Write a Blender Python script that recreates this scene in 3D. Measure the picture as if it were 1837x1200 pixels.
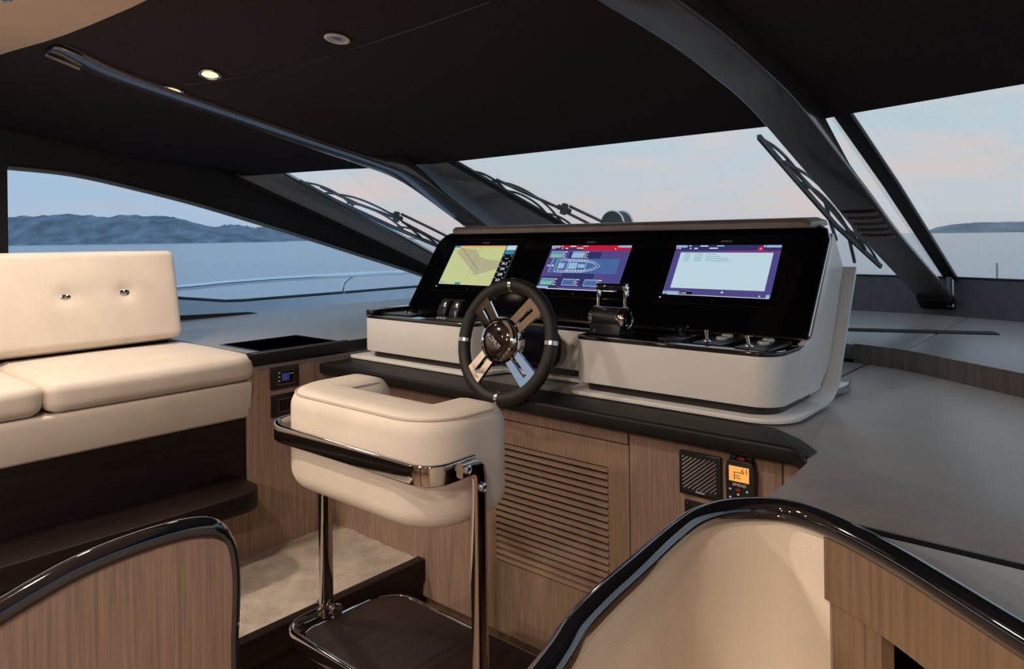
import bpy, bmesh, math, random
from mathutils import Vector, Matrix, noise as mnoise
random.seed(7)
for o in list(bpy.data.objects): bpy.data.objects.remove(o)
SC = bpy.context.scene
COL = SC.collection
# ------------------------------------------------------------------ camera
F, CX, CY, EYE = 1289.0, 918.5, 426.5, 1.45
TH, RO = math.radians(40.8), math.asin(-0.0126)
_v = Vector((-math.sin(TH), math.cos(TH), 0)); _r = Vector((math.cos(TH), math.sin(TH), 0)); _z = Vector((0, 0, 1))
_R = _r*math.cos(RO) + _z*math.sin(RO); _U = _z*math.cos(RO) - _r*math.sin(RO)
CAM = Vector((0, 0, EYE))
cd = bpy.data.cameras.new('camera'); cam = bpy.data.objects.new('camera', cd); COL.objects.link(cam)
cd.sensor_width = 36.0; cd.lens = 36.0*F/1837.0; cd.shift_y = -(600-CY)/1837.0
cd.clip_start = 0.02; cd.clip_end = 20000
M = Matrix((( _R.x, _U.x, -_v.x, 0), (_R.y, _U.y, -_v.y, 0), (_R.z, _U.z, -_v.z, EYE), (0, 0, 0, 1)))
cam.matrix_world = M
SC.camera = cam
# ------------------------------------------------------------------ world: dusk sky with soft cloud banks
W = bpy.data.worlds.new('dusk_sky'); SC.world = W; W.use_nodes = True
nt = W.node_tree; N = nt.nodes; L = nt.links; N.clear()
out = N.new('ShaderNodeOutputWorld'); bg = N.new('ShaderNodeBackground'); L.new(bg.outputs[0], out.inputs[0])
tc = N.new('ShaderNodeTexCoord'); sep = N.new('ShaderNodeSeparateXYZ'); L.new(tc.outputs['Generated'], sep.inputs[0])
rmp = N.new('ShaderNodeValToRGB'); L.new(sep.outputs['Z'], rmp.inputs[0])
cr = rmp.color_ramp; cr.elements[0].position = 0.0; cr.elements[0].color = (.50, .54, .60, 1)
cr.elements[1].position = 1.0; cr.elements[1].color = (.30, .42, .56, 1)
for p, c in ((.03, (.57, .60, .64, 1)), (.12, (.53, .62, .68, 1)), (.35, (.46, .57, .66, 1))):
    e = cr.elements.new(p); e.color = c
mp = N.new('ShaderNodeMapping'); mp.inputs['Scale'].default_value = (2.2, 2.2, 11); L.new(tc.outputs['Generated'], mp.inputs[0])
nz = N.new('ShaderNodeTexNoise'); nz.inputs['Scale'].default_value = 2.6; nz.inputs['Detail'].default_value = 6; nz.inputs['Roughness'].default_value = .55
L.new(mp.outputs[0], nz.inputs['Vector'])
r2 = N.new('ShaderNodeValToRGB'); r2.color_ramp.elements[0].position = .46; r2.color_ramp.elements[1].position = .66; L.new(nz.outputs[0], r2.inputs[0])
# pink warms the clouds only low over the horizon
r3 = N.new('ShaderNodeValToRGB'); L.new(sep.outputs['Z'], r3.inputs[0])
r3.color_ramp.elements[0].position = .0; r3.color_ramp.elements[0].color = (.62, .57, .58, 1)
r3.color_ramp.elements[1].position = .2; r3.color_ramp.elements[1].color = (.58, .65, .70, 1)
e = r3.color_ramp.elements.new(.06); e.color = (.70, .585, .57, 1)
mx = N.new('ShaderNodeMixRGB'); L.new(r2.outputs[0], mx.inputs[0]); L.new(rmp.outputs[0], mx.inputs[1]); L.new(r3.outputs[0], mx.inputs[2])
L.new(mx.outputs[0], bg.inputs[0]); bg.inputs[1].default_value = .96
SC.view_settings.view_transform = 'Standard'; SC.view_settings.look = 'None'
SC.view_settings.gamma = 1.0; SC.view_settings.exposure = 0.35; SC.view_settings.use_curve_mapping = False

# ------------------------------------------------------------------ pixel -> place helpers (true planes of the room)
def ray(px, py): return _v + _R*((px-CX)/F) - _U*((py-CY)/F)
def ax(px, py, X): d = ray(px, py); return CAM + d*(X/d.x)
def ay(px, py, Y): d = ray(px, py); return CAM + d*(Y/d.y)
def az(px, py, Z): d = ray(px, py); return CAM + d*((Z-EYE)/d.z)
def onplane(px, py, p, n): d = ray(px, py); return CAM + d*((Vector(p)-CAM).dot(n)/d.dot(n))

# ------------------------------------------------------------------ materials
MATS = {}
def mat(name, col, rough=.5, metal=0, coat=0, bump=0, bscale=200, var=0, vscale=6, stretch=(1, 1, 1), emit=None, es=0, spec=.5, crough=.05, bdist=.002):
    m = bpy.data.materials.new(name); m.use_nodes = True; MATS[name] = m
    t = m.node_tree; n = t.nodes; l = t.links; b = n['Principled BSDF']
    b.inputs['Roughness'].default_value = rough; b.inputs['Metallic'].default_value = metal
    b.inputs['Coat Weight'].default_value = coat; b.inputs['Coat Roughness'].default_value = crough; b.inputs['Specular IOR Level'].default_value = spec
    g = n.new('ShaderNodeNewGeometry'); mpn = n.new('ShaderNodeMapping'); mpn.inputs['Scale'].default_value = stretch
    l.new(g.outputs['Position'], mpn.inputs[0])
    a = n.new('ShaderNodeTexNoise'); a.inputs['Scale'].default_value = vscale; a.inputs['Detail'].default_value = 4; l.new(mpn.outputs[0], a.inputs['Vector'])
    rp = n.new('ShaderNodeValToRGB'); l.new(a.outputs[0], rp.inputs[0])
    c0 = [max(0, c*(1-var)) for c in col]; c1 = [min(1, c*(1+var)) for c in col]
    rp.color_ramp.elements[0].position = .3; rp.color_ramp.elements[0].color = (*c0, 1)
    rp.color_ramp.elements[1].position = .7; rp.color_ramp.elements[1].color = (*c1, 1)
    l.new(rp.outputs[0], b.inputs['Base Color'])
    if bump:
        q = n.new('ShaderNodeTexNoise'); q.inputs['Scale'].default_value = bscale; q.inputs['Detail'].default_value = 3; l.new(mpn.outputs[0], q.inputs['Vector'])
        bp = n.new('ShaderNodeBump'); bp.inputs['Strength'].default_value = bump; bp.inputs['Distance'].default_value = bdist
        l.new(q.outputs[0], bp.inputs['Height']); l.new(bp.outputs[0], b.inputs['Normal'])
    if emit:
        b.inputs['Emission Color'].default_value = (*emit, 1); b.inputs['Emission Strength'].default_value = es
    return m
mat('cream_leather', (.66, .58, .505), .55, bump=.35, bscale=500, var=.05, vscale=9)
mat('cream_piping', (.50, .42, .35), .55, var=.05)
mat('oak', (.29, .193, .148), .45, bump=.12, bscale=200, var=.24, vscale=210, stretch=(1, 1, .035))
mat('oak_slat', (.30, .208, .155), .5, bump=.12, bscale=160, var=.15, vscale=50, stretch=(.06, 1, 1))
mat('oak_warm', (.155, .100, .064), .42, bump=.1, bscale=140, var=.20, vscale=100, stretch=(1, 1, .05))
mat('oak_door', (.265, .178, .125), .45, bump=.12, bscale=200, var=.24, vscale=210, stretch=(1, 1, .035))
mat('wenge', (.010, .006, .0055), .38, spec=.3, var=.3, vscale=60, stretch=(.04, .04, 1))
mat('wenge_board', (.016, .010, .009), .35, spec=.35, var=.3, vscale=60, stretch=(1, .05, 1))
mat('slate_leather', (.165, .156, .157), .32, bump=.3, bscale=420, var=.10, vscale=14)
_s = MATS['slate_leather'].node_tree.nodes['Principled BSDF']; _s.inputs['Sheen Weight'].default_value = .34; _s.inputs['Sheen Roughness'].default_value = .35
mat('slate_band', (.10, .105, .12), .5, bump=.3, bscale=400, var=.1, vscale=14)
mat('ledge_veneer', (.20, .165, .145), .4, bump=.1, var=.25, vscale=60, stretch=(1, 1, .04))
mat('black_leather', (.008, .007, .007), .48, spec=.3, bump=.25, bscale=350, var=.2)
mat('black_gloss', (.006, .006, .008), .06, coat=1, var=.2)
mat('black_glass', (.003, .003, .004), .09, var=.1, spec=.35)
mat('black_satin', (.012, .011, .012), .32, var=.2)
mat('black_plastic', (.015, .015, .016), .45, var=.2, bump=.1)
mat('dark_headliner', (.042, .036, .038), .92, bump=.6, bscale=900, var=.25, vscale=300, spec=.15)
mat('dark_frame', (.020, .017, .019), .55, var=.2, vscale=80, bump=.1)
mat('pillar_grey', (.42, .43, .435), .45, bump=.15, bscale=500, var=.08, vscale=30)
mat('pillar_trim', (.30, .34, .38), .3, var=.1)
mat('beam_lacquer', (.080, .062, .056), .24, coat=.8, crough=.06, var=.08, vscale=10)
mat('cream_headliner', (.66, .52, .40), .8, bump=.3, bscale=600, var=.03)
mat('white_lacquer', (.86, .85, .83), .32, coat=.25, crough=.15, bump=.08, bscale=700, var=.02)
mat('plinth', (.025, .020, .018), .25, var=.2)
mat('taupe_metal', (.34, .29, .265), .4, metal=.1, var=.08, vscale=20, bump=.1)
mat('chrome', (.80, .79, .77), .05, metal=1, var=.03)
mat('chrome_dark', (.58, .55, .53), .06, metal=1, var=.05)
mat('steel', (.62, .63, .65), .22, metal=1, var=.05)
mat('rail_steel', (.97, .98, .98), .14, metal=1, var=.03)
mat('wheel_leather', (.013, .011, .010), .48, bump=.4, bscale=700, var=.2)
mat('carpet', (.52, .445, .375), .95, bump=1.0, bscale=330, var=.20, vscale=13, spec=.1, bdist=.006)
mat('floor_wood', (.20, .13, .09), .4, bump=.1, var=.3, vscale=40, stretch=(1, .05, 1))
mat('hub_dark', (.022, .018, .013), .12, coat=.6, var=.25, vscale=30)
mat('rubber', (.03, .033, .037), .6, var=.2)
mat('grp_white', (.80, .81, .82), .4, var=.04)
mat('hill_scrub_haze', (.25, .295, .345), .95, var=.35, vscale=.02, spec=.05)  # scrub with distance haze mixed into its blue-grey base colour
mat('hill_far_haze', (.28, .33, .38), .95, var=.2, vscale=.01, spec=.05)  # farther hills, paler still: the haze is painted into the colour
mat('saloon_wall', (.52, .42, .33), .6, var=.08, vscale=30, stretch=(1, 1, .05))
mat('clear_button', (.62, .66, .66), .15, coat=.6, var=.05)
mat('red_plastic', (.45, .02, .015), .4, var=.1)
mat('white_print', (.75, .75, .75), .5, var=.02, emit=(.8, .8, .8), es=.0)
mat('lamp_glow', (1, .85, .6), .5, emit=(1, .62, .26), es=1.8)
mat('lamp_warm', (1, .85, .6), .5, emit=(1, .74, .42), es=6)
mat('lamp_off', (.55, .56, .57), .3, var=.1)
def emis(name, c, s=.75): return mat(name, tuple(x*.2 for x in c), .35, emit=c, es=s, var=.02)
emis('scr_green', (.52, .58, .27)); emis('scr_tan', (.42, .40, .25)); emis('scr_orange', (.75, .42, .15)); emis('scr_teal', (.03, .22, .36))
emis('scr_pale', (.50, .66, .74)); emis('scr_navy', (.030, .032, .13)); emis('scr_violet', (.075, .062, .23)); emis('scr_blue', (.06, .13, .33)); emis('scr_mid', (.10, .24, .46))
emis('scr_ltblue', (.28, .46, .66)); emis('scr_lgreen', (.16, .50, .30)); emis('scr_red', (.50, .01, .045)); emis('scr_white', (.72, .78, .85)); emis('scr_black', (.004, .004, .008), .5)
emis('scr_ink', (.05, .07, .06)); emis('scr_inkteal', (.20, .42, .45)); emis('lcd_amber', (.95, .42, .09)); emis('lcd_ink', (.12, .05, .01)); emis('led', (.8, .85, .9)); emis('lcd_blue', (.02, .03, .11)); emis('logo_dim', (.06, .06, .065)); emis('scr_line', (.30, .40, .55))
# glass: mostly clear, with a Fresnel sheen
def glassmat(name, tint, refl):
    m = bpy.data.materials.new(name); m.use_nodes = True; MATS[name] = m; t = m.node_tree; n = t.nodes; l = t.links; n.clear()
    o = n.new('ShaderNodeOutputMaterial'); mixs = n.new('ShaderNodeMixShader'); tr = n.new('ShaderNodeBsdfTransparent'); gl = n.new('ShaderNodeBsdfGlossy'); fr = n.new('ShaderNodeFresnel')
    tr.inputs[0].default_value = (*tint, 1); gl.inputs['Roughness'].default_value = .02; fr.inputs[0].default_value = 1.45
    k = n.new('ShaderNodeMath'); k.operation = 'MULTIPLY'; k.inputs[1].default_value = refl; l.new(fr.outputs[0], k.inputs[0])
    l.new(k.outputs[0], mixs.inputs[0]); l.new(tr.outputs[0], mixs.inputs[1]); l.new(gl.outputs[0], mixs.inputs[2]); l.new(mixs.outputs[0], o.inputs[0])
glassmat('window_glass', (.98, .99, .99), .22); glassmat('side_glass', (.75, .85, .94), .3)
# sea
m = bpy.data.materials.new('sea_water'); m.use_nodes = True; MATS['sea_water'] = m; t = m.node_tree; n = t.nodes; l = t.links; b = n['Principled BSDF']
b.inputs['Base Color'].default_value = (.30, .38, .46, 1); b.inputs['Roughness'].default_value = .2; b.inputs['IOR'].default_value = 1.33
g = n.new('ShaderNodeNewGeometry'); mpn = n.new('ShaderNodeMapping'); mpn.inputs['Scale'].default_value = (.5, 1.2, 1); l.new(g.outputs['Position'], mpn.inputs[0])
a = n.new('ShaderNodeTexNoise'); a.inputs['Scale'].default_value = .55; a.inputs['Detail'].default_value = 8; l.new(mpn.outputs[0], a.inputs['Vector'])
bp = n.new('ShaderNodeBump'); bp.inputs['Strength'].default_value = .35; bp.inputs['Distance'].default_value = .35; l.new(a.outputs[0], bp.inputs['Height']); l.new(bp.outputs[0], b.inputs['Normal'])

# ------------------------------------------------------------------ geometry helpers
LOC = {}
def tag(o, label=None, cat=None, group=None, kind=None):
    for k, x in (('label', label), ('category', cat), ('group', group), ('kind', kind)):
        if x: o[k] = x
    return o
def thing(name, label, cat, loc, group=None):
    o = bpy.data.objects.new(name, None); COL.objects.link(o); o.location = loc; o.empty_display_size = .05
    LOC[o.name] = Vector(loc); return tag(o, label, cat, group)
def finish(name, me, m, parent=None, smooth=True, ang=38):
    if isinstance(m, str): m = MATS[m]
    if not me.materials: me.materials.append(m)
    if smooth:
        me.polygons.foreach_set('use_smooth', [True]*len(me.polygons)); me.set_sharp_from_angle(angle=math.radians(ang))
    vs = [v.co for v in me.vertices]
    c = Vector(((min(v.x for v in vs)+max(v.x for v in vs))/2, (min(v.y for v in vs)+max(v.y for v in vs))/2, min(v.z for v in vs)))
    me.transform(Matrix.Translation(-c)); me.update()
    o = bpy.data.objects.new(name, me); COL.objects.link(o); LOC[o.name] = c
    o.location = c
    if parent: o.parent = parent; o.location = c - LOC[parent.name]
    return o
class G:
    def __init__(s, X=None): s.v = []; s.f = []; s.X = X or Matrix()
    def add(s, vs, fs):
        k = len(s.v); s.v += [s.X @ Vector(p) for p in vs]; s.f += [[i+k for i in f] for f in fs]; return s
    def box(s, x0, x1, y0, y1, z0, z1):
        return s.add([(x0,y0,z0),(x1,y0,z0),(x1,y1,z0),(x0,y1,z0),(x0,y0,z1),(x1,y0,z1),(x1,y1,z1),(x0,y1,z1)],
                     [(3,2,1,0),(4,5,6,7),(0,1,5,4),(1,2,6,5),(2,3,7,6),(3,0,4,7)])
    def prism(s, poly, a, b, axis='z'):
        n = len(poly)
        def P(p, h): return {'z': (p[0], p[1], h), 'x': (h, p[0], p[1]), 'y': (p[0], h, p[1])}[axis]
        return s.add([P(p, a) for p in poly]+[P(p, b) for p in poly],
            [list(range(n-1, -1, -1)), list(range(n, 2*n))]+[[i, (i+1) % n, n+(i+1) % n, n+i] for i in range(n)])
    def loft(s, loops, cap=True, closed=True):
        n = len(loops[0]); vs = [p for lp in loops for p in lp]; fs = []
        for k in range(len(loops)-1):
            for i in range(n if closed else n-1):
                j = (i+1) % n; fs.append([k*n+i, k*n+j, (k+1)*n+j, (k+1)*n+i])
        if cap and closed: fs += [list(range(n-1, -1, -1)), [(len(loops)-1)*n+i for i in range(n)]]
        return s.add(vs, fs)
    def tube(s, path, rad, seg=12, sec=None, up=None, closed=False, cap=True):
        """sweep; sec = 2-D section (side, up) or circle of rad (float or list)"""
        path = [Vector(p) for p in path]; n = len(path); loops = []; prev = None
        for i, p in enumerate(path):
            if closed: t = path[(i+1) % n]-path[i-1]
            else: t = path[min(i+1, n-1)]-path[max(i-1, 0)]
            t.normalize()
            u = Vector(up) if up else (prev if prev else (Vector((0, 0, 1)) if abs(t.z) < .9 else Vector((1, 0, 0))))
            sd = t.cross(u).normalized(); u = sd.cross(t).normalized(); prev = u
            r = rad[i] if isinstance(rad, (list, tuple)) else rad
            S = sec or [(math.cos(2*math.pi*k/seg), math.sin(2*math.pi*k/seg)) for k in range(seg)]
            loops.append([p+sd*(a*r)+u*(b*r) for a, b in S])
        if closed: loops.append(loops[0]); cap = False
        return s.loft(loops, cap)
    def lathe(s, prof, c=(0, 0, 0), axis='z', seg=32, caps=True):
        loops = []
        for r, h in prof:
            lp = []
            for k in range(seg):
                q = 2*math.pi*k/seg; a, b = r*math.cos(q), r*math.sin(q)
                lp.append(Vector(c)+Vector({'z': (a, b, h), 'x': (h, a, b), 'y': (b, h, a)}[axis]))
            loops.append(lp)
        return s.loft(loops, caps)
    def mk(s, name, m, parent=None, bevel=0, bseg=2, ang=38, bang=30, smooth=True, subsurf=0):
        me = bpy.data.meshes.new(name); me.from_pydata([tuple(p) for p in s.v], [], s.f)
        bm = bmesh.new(); bm.from_mesh(me); bmesh.ops.recalc_face_normals(bm, faces=bm.faces)
        if bevel:
            es = [e for e in bm.edges if len(e.link_faces) == 2 and e.calc_face_angle(0) > math.radians(bang)]
            bmesh.ops.bevel(bm, geom=es, offset=bevel, segments=bseg, profile=.5, affect='EDGES', clamp_overlap=True)
        bm.to_mesh(me); bm.free()
        return finish(name, me, m, parent, smooth, ang)
def rpoly(pts, rads, seg=6):
    out = []; n = len(pts)
    for i in range(n):
        p = Vector(pts[i]); a = Vector(pts[i-1])-p; b = Vector(pts[(i+1) % n])-p
        r = rads[i] if isinstance(rads, (list, tuple)) else rads
        if r <= 0: out.append(tuple(p)); continue
        la, lb = a.length, b.length; a.normalize(); b.normalize()
        q = a.angle(b); d = min(r/math.tan(q/2), la*.49, lb*.49); r = d*math.tan(q/2)
        bis = (a+b).normalized(); c = p+bis*(r/math.sin(q/2)); s0 = p+a*d-c; s1 = p+b*d-c
        w = s0.angle_signed(s1)
        for k in range(seg+1):
            t = -w*k/seg; out.append((c.x+s0.x*math.cos(t)-s0.y*math.sin(t), c.y+s0.x*math.sin(t)+s0.y*math.cos(t)))
    return out
def rrect(w, h, r, seg=4): return rpoly([(-w/2, -h/2), (w/2, -h/2), (w/2, h/2), (-w/2, h/2)], r, seg)
def smoothp(pts, k=6):
    pts = [Vector(p) for p in pts]; out = []
    for i in range(len(pts)-1):
        p0 = pts[max(i-1, 0)]; p1 = pts[i]; p2 = pts[i+1]; p3 = pts[min(i+2, len(pts)-1)]
        for j in range(k):
            t = j/k; out.append(.5*((2*p1)+(p2-p0)*t+(2*p0-5*p1+4*p2-p3)*t*t+(3*p1-p0-3*p2+p3)*t**3))
    return out+[pts[-1]]
def fillet(pts, r, seg=6):
    pts = [Vector(p) for p in pts]; out = [pts[0]]
    for i in range(1, len(pts)-1):
        p = pts[i]; a = (pts[i-1]-p); b = (pts[i+1]-p); la, lb = a.length, b.length; a.normalize(); b.normalize(); q = a.angle(b)
        if q > 3.1: out.append(p); continue
        d = min(r/math.tan(q/2), la*.49, lb*.49); s0 = p+a*d; s1 = p+b*d
        for k in range(seg+1): t = k/seg; out.append((1-t)**2*s0+2*t*(1-t)*p+t*t*s1)
    return out+[pts[-1]]
def dense(pts, s=.02):
    out = []
    for a, b in zip(pts, pts[1:]):
        k = max(1, int((b-a).length/s)); out += [a.lerp(b, i/k) for i in range(k)]
    return out+[pts[-1]]
def lerp(tab, x):
    if x <= tab[0][0]: return tab[0][1]
    for (a, p), (b, q) in zip(tab, tab[1:]):
        if x <= b: return p+(q-p)*(x-a)/(b-a)
    return tab[-1][1]
def frame(o, ex, ey):   # local x, y on a surface, z out of it
    ex = Vector(ex).normalized(); ey = Vector(ey).normalized(); ez = ex.cross(ey)
    return Matrix(((ex.x, ey.x, ez.x, o[0]), (ex.y, ey.y, ez.y, o[1]), (ex.z, ey.z, ez.z, o[2]), (0, 0, 0, 1)))
def text(name, s, size, X, m, parent, depth=.0003, align='CENTER', shear=0):
    c = bpy.data.curves.new(name, 'FONT'); c.body = s; c.size = size; c.align_x = align; c.align_y = 'CENTER'; c.extrude = depth; c.shear = shear; c.resolution_u = 2
    t = bpy.data.objects.new(name+'_tmp', c); COL.objects.link(t)
    me = bpy.data.meshes.new_from_object(t.evaluated_get(bpy.context.evaluated_depsgraph_get())); bpy.data.objects.remove(t); bpy.data.curves.remove(c)
    me.materials.clear(); me.transform(X); me.name = name
    return finish(name, me, m, parent, smooth=False)
def struct(o): o['kind'] = 'structure'; return o

# ================================================================== THE SETTING
HDR = [(-3.95, 2.20, 1.835), (-3.75, 2.27, 1.838), (-3.12, 2.62, 1.862), (-2.95, 2.77, 1.87), (-.92, 2.77, 1.87), (-.756, 2.69, 1.87), (-.233, 2.51, 1.87), (1.75, 1.83, 1.85)]
HY = [(p[0], p[1]) for p in HDR]; HZ = [(p[0], p[2]) for p in HDR]
RISE = [(-.6, -.0), (0, 0), (.25, .065), (.47, .11), (.87, .18), (1.32, .255), (1.72, .325), (1.95, .35), (2.77, .37), (9, .37)]
# underside heights of the two overhead beams along Y
ZB = [(.6, 2.10), (.92, 2.085), (1.2, 2.055), (1.45, 2.022), (1.68, 2.0), (1.88, 1.975), (2.1, 1.936), (2.3, 1.896), (2.5, 1.836), (2.73, 1.744), (3.08, 1.588), (3.38, 1.447), (3.875, 1.243), (4.23, 1.095), (4.30, 1.066)]
ZBL = [(.90, 2.182), (.95, 2.176), (1.02, 2.15), (1.15, 2.108), (1.417, 2.050), (1.7, 1.993), (2.05, 1.920), (2.4, 1.850), (2.7, 1.772)]+ZB[10:]
def ceil_z(x, y):
    z = lerp(HZ, x)+lerp(RISE, lerp(HY, x)-y)
    if x < -3.2: z -= .09*((-3.2-x)/.75)**1.5*min(1, max(0, (lerp(HY, x)-y)/.6))
    wd = math.exp(-(max(0, abs(x+3.07)-.09)/.20)**2)*max(0, min(1, (2.6-y)/.25))
    tg = lerp(ZBL, y)+.018
    return z if tg > z else z*(1-wd)+tg*wd
def on_ceiling(px, py):
    d = ray(px, py); t = .5
    while t < 8:
        p = CAM+d*t
        if p.z >= ceil_z(p.x, p.y): return p
        t += .004
    return p
# cream edge of the aft headliner, as a curve Y(X)
_c = [on_ceiling(*p) for p in ((0, 90), (50, 78), (95, 65), (170, 35), (250, 0))]
CREAM = [(-4.1, _c[0].y-.22)]+[(p.x, p.y) for p in _c]+[(-1.4, _c[-1].y+.01), (2, _c[-1].y)]
# main dark ceiling
xs = [-3.95, -3.85, -3.75, -3.6, -3.5, -3.4, -3.3, -3.24, -3.18, -3.12, -3.07, -3.02, -2.95, -2.9, -2.84, -2.78, -2.7, -2.6, -2.5, -2.3, -1.9, -1.5, -1.2, -.92, -.84, -.756, -.5, -.233, .1, .5, 1, 1.4, 1.75]
top = []; NV = 22
for x in xs:
    y0 = lerp(CREAM, x)-.06; y1 = lerp(HY, x)
    top.append([Vector((x, y0+(y1-y0)*(j/NV)**.8, ceil_z(x, y0+(y1-y0)*(j/NV)**.8))) for j in range(NV+1)])
g = G(); g.loft(top, closed=False)
n0 = len(xs)*(NV+1); g.v += [p+Vector((0, 0, .10)) for p in g.v[:n0]]
g.f += [[i+n0 for i in reversed(f)] for f in g.f]
ring = [i*(NV+1) for i in range(len(xs))]+[(len(xs)-1)*(NV+1)+j for j in range(1, NV+1)]+[i*(NV+1)+NV for i in range(len(xs)-2, -1, -1)]+[j for j in range(NV-1, 0, -1)]
g.f += [[ring[k], ring[(k+1) % len(ring)], ring[(k+1) % len(ring)]+n0, ring[k]+n0] for k in range(len(ring))]
ceil = tag(struct(g.mk('ceiling', 'dark_headliner', ang=50)), 'dark charcoal fabric headliner over the helm')
# stitched panel seams on the headliner
for pts in ([(330, 152), (437, 137), (530, 117), (620, 91), (740, 52), (880, 2)], [(95, 66), (112, 92)]):
    q = smoothp([on_ceiling(*p)-Vector((0, 0, .001)) for p in pts], 6)
    G().tube(q, .0022, 6).mk('seam', 'black_satin', ceil)
# cream aft ceiling
cx = [-4.05+.15*i for i in range(40)]; cx = [x for x in cx if x <= 1.76]
lo = []
for x in cx:
    ye = lerp(CREAM, x); lo.append([Vector((x, y, (ceil_z(x, ye)-.012 if y > -1 else 2.17))) for y in (ye, ye-.02, .2, -.5, -1.2, -2.2, -3.4, -4.6)])
g = G(); g.loft(lo, closed=False); n0 = len(g.v); nr = 8
g.v += [p+Vector((0, 0, .09)) for p in g.v]; g.f += [[i+n0 for i in reversed(f)] for f in g.f]
g.f += [[i*nr, (i+1)*nr, (i+1)*nr+n0, i*nr+n0] for i in range(len(cx)-1)]
creamc = tag(struct(g.mk('ceiling_aft', 'cream_headliner', ang=50)), 'warm cream headliner panel with a curved edge, aft of the helm')
# floor, raised port platform with carpet
fl = struct(G().box(-4.05, 1.8, -4.6, 4.5, -.06, 0).mk('floor', 'floor_wood')); tag(fl, 'brown wooden floor below the helm seat')
# walls of the saloon behind and at starboard
w = struct(G().box(-4.05, 1.8, -4.66, -4.6, 0, 2.25).mk('wall_back', 'saloon_wall')); tag(w, 'warm panelled wall closing the saloon aft')
w = struct(G().box(1.75, 1.82, -4.6, 3.55, 0, .98).box(1.75, 1.82, -4.6, -1.0, .98, 2.2).box(1.75, 1.82, -1, 1.9, 1.95, 2.2).box(1.75, 1.82, -.2, .05, .98, 1.95).mk('wall_starboard', 'saloon_wall')); tag(w, 'starboard wall with side window openings')
# ---- port side: dark frame over the sweeping window
PX = -4.0
win = [(12, 300), (130, 313), (250, 340), (350, 366), (450, 396), (550, 427), (640, 456), (700, 475), (748, 491), (800, 511)]
wt = smoothp([ax(x, y, PX) for x, y in win], 5)
upp = [(-40, 186), (60, 212), (200, 252), (330, 290), (420, 318), (500, 355), (600, 401), (700, 448), (775, 484), (830, 509)]
ut = smoothp([ax(x, y, PX+.06) for x, y in upp], 5)
def slab(name, A, B, thick, m, parent=None):
    n = len(A); g = G(); t = Vector(thick)
    g.loft([A, B, [p+t for p in B], [p+t for p in A], A], cap=False, closed=False)
    g.f += [[0, n, 2*n, 3*n], [n-1, 2*n-1, 3*n-1, 4*n-1]]
    return g.mk(name, m, parent)
n = min(len(wt), len(ut))
wp = struct(slab('wall_port', wt[:n], ut[:n], (-.05, 0, 0), 'dark_frame')); tag(wp, 'dark curved frame above the port side window')
lip = G().tube([p+Vector((.012, 0, -.004)) for p in wt], .011, 6).mk('window_trim', 'pillar_trim', wp)
yA = wt[0].y; zA = wt[0].z
G().box(PX-.05, PX+.01, yA-.10, yA, .9, 2.1).box(PX-.05, PX, -4.6, yA-.09, 0, .98).box(PX-.05, PX, -4.6, yA-.09, 1.75, 2.25).box(PX-.05, PX, -4.6, -3.2, .9, 1.8).box(PX-.05, PX, yA-.1, 3.75, 0, .99).mk('window_post', 'dark_frame', wp)
g = G(); pl = [ut[0]+Vector((0, -.3, 0))]+ut[:20]; g.loft([pl, [Vector((p.x-.06, p.y, p.z+.35)) for p in pl]], closed=False); g.mk('side_liner', 'dark_frame', wp)
G().box(-4.07, -3.975, 1.55, 2.24, 1.805, 2.12).mk('corner_filler', 'dark_frame', wp)
# grey A-pillar facing the windshield's port edge
lo_ = [(420, 318), (500, 355), (600, 401), (700, 448), (790, 491)]; up_ = [(508, 311), (600, 362), (700, 414), (760, 447), (815, 478)]
A_ = smoothp([ax(x, y, -3.93) for x, y in lo_], 6); B_ = smoothp([ax(x, y, -3.80) for x, y in up_], 6)
ap = struct(slab('trim_1', A_, B_, (-.03, .03, .02), 'pillar_grey')); tag(ap, 'smooth grey pillar cover between side window and windshield')
G().tube([p+Vector((.004, 0, 0)) for p in B_], .006, 6).mk('pillar_edge', 'dark_frame', ap)
G().tube([p+Vector((.012, 0, .0)) for p in A_], .012, 6).mk('pillar_groove', 'dark_frame', ap)

# ---- windshield panes
def plane3(a, b, c): n = (Vector(b)-Vector(a)).cross(Vector(c)-Vector(a)).normalized(); return (Vector(a), n)
PC = plane3((-2.9, 2.77, 1.875), (-.9, 2.77, 1.875), (-.9, 4.30, 1.21))
PR = plane3((-.756, 2.70, 1.875), (1.7, 1.855, 1.875), (-.70, 4.27, 1.21))
PP = plane3((-3.12, 2.64, 1.87), (-3.80, 2.24, 1.84), (-3.2, 4.30, 1.21))
def pane(name, quad, m, label):
    n = (Vector(quad[1])-Vector(quad[0])).cross(Vector(quad[2])-Vector(quad[0])).normalized()*.008
    if n.z < 0: n = -n
    g = G(); k = len(quad); g.add([Vector(p) for p in quad]+[Vector(p)+n for p in quad], [list(range(k)), list(range(2*k-1, k-1, -1))]+[[i, (i+1) % k, k+(i+1) % k, k+i] for i in range(k)])
    return tag(struct(g.mk(name, m, smooth=False)), label)
def pick(pl, x, z):    # point on a plane at given x and z
    p, n = pl; return Vector((x, p.y-(n.x*(x-p.x)+n.z*(z-p.z))/n.y, z))
pane('window_1', [pick(PC, -3.05, 1.90), pick(PC, -.80, 1.90), pick(PC, -.72, 1.19), pick(PC, -3.15, 1.19)], 'window_glass', 'raked centre windshield pane ahead of the helm console')
pane('window_2', [pick(PR, -.83, 1.90), pick(PR, 1.75, 1.90), pick(PR, 1.75, 1.19), pick(PR, -.75, 1.19)], 'window_glass', 'raked windshield pane at the right of the dark mullion')
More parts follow.
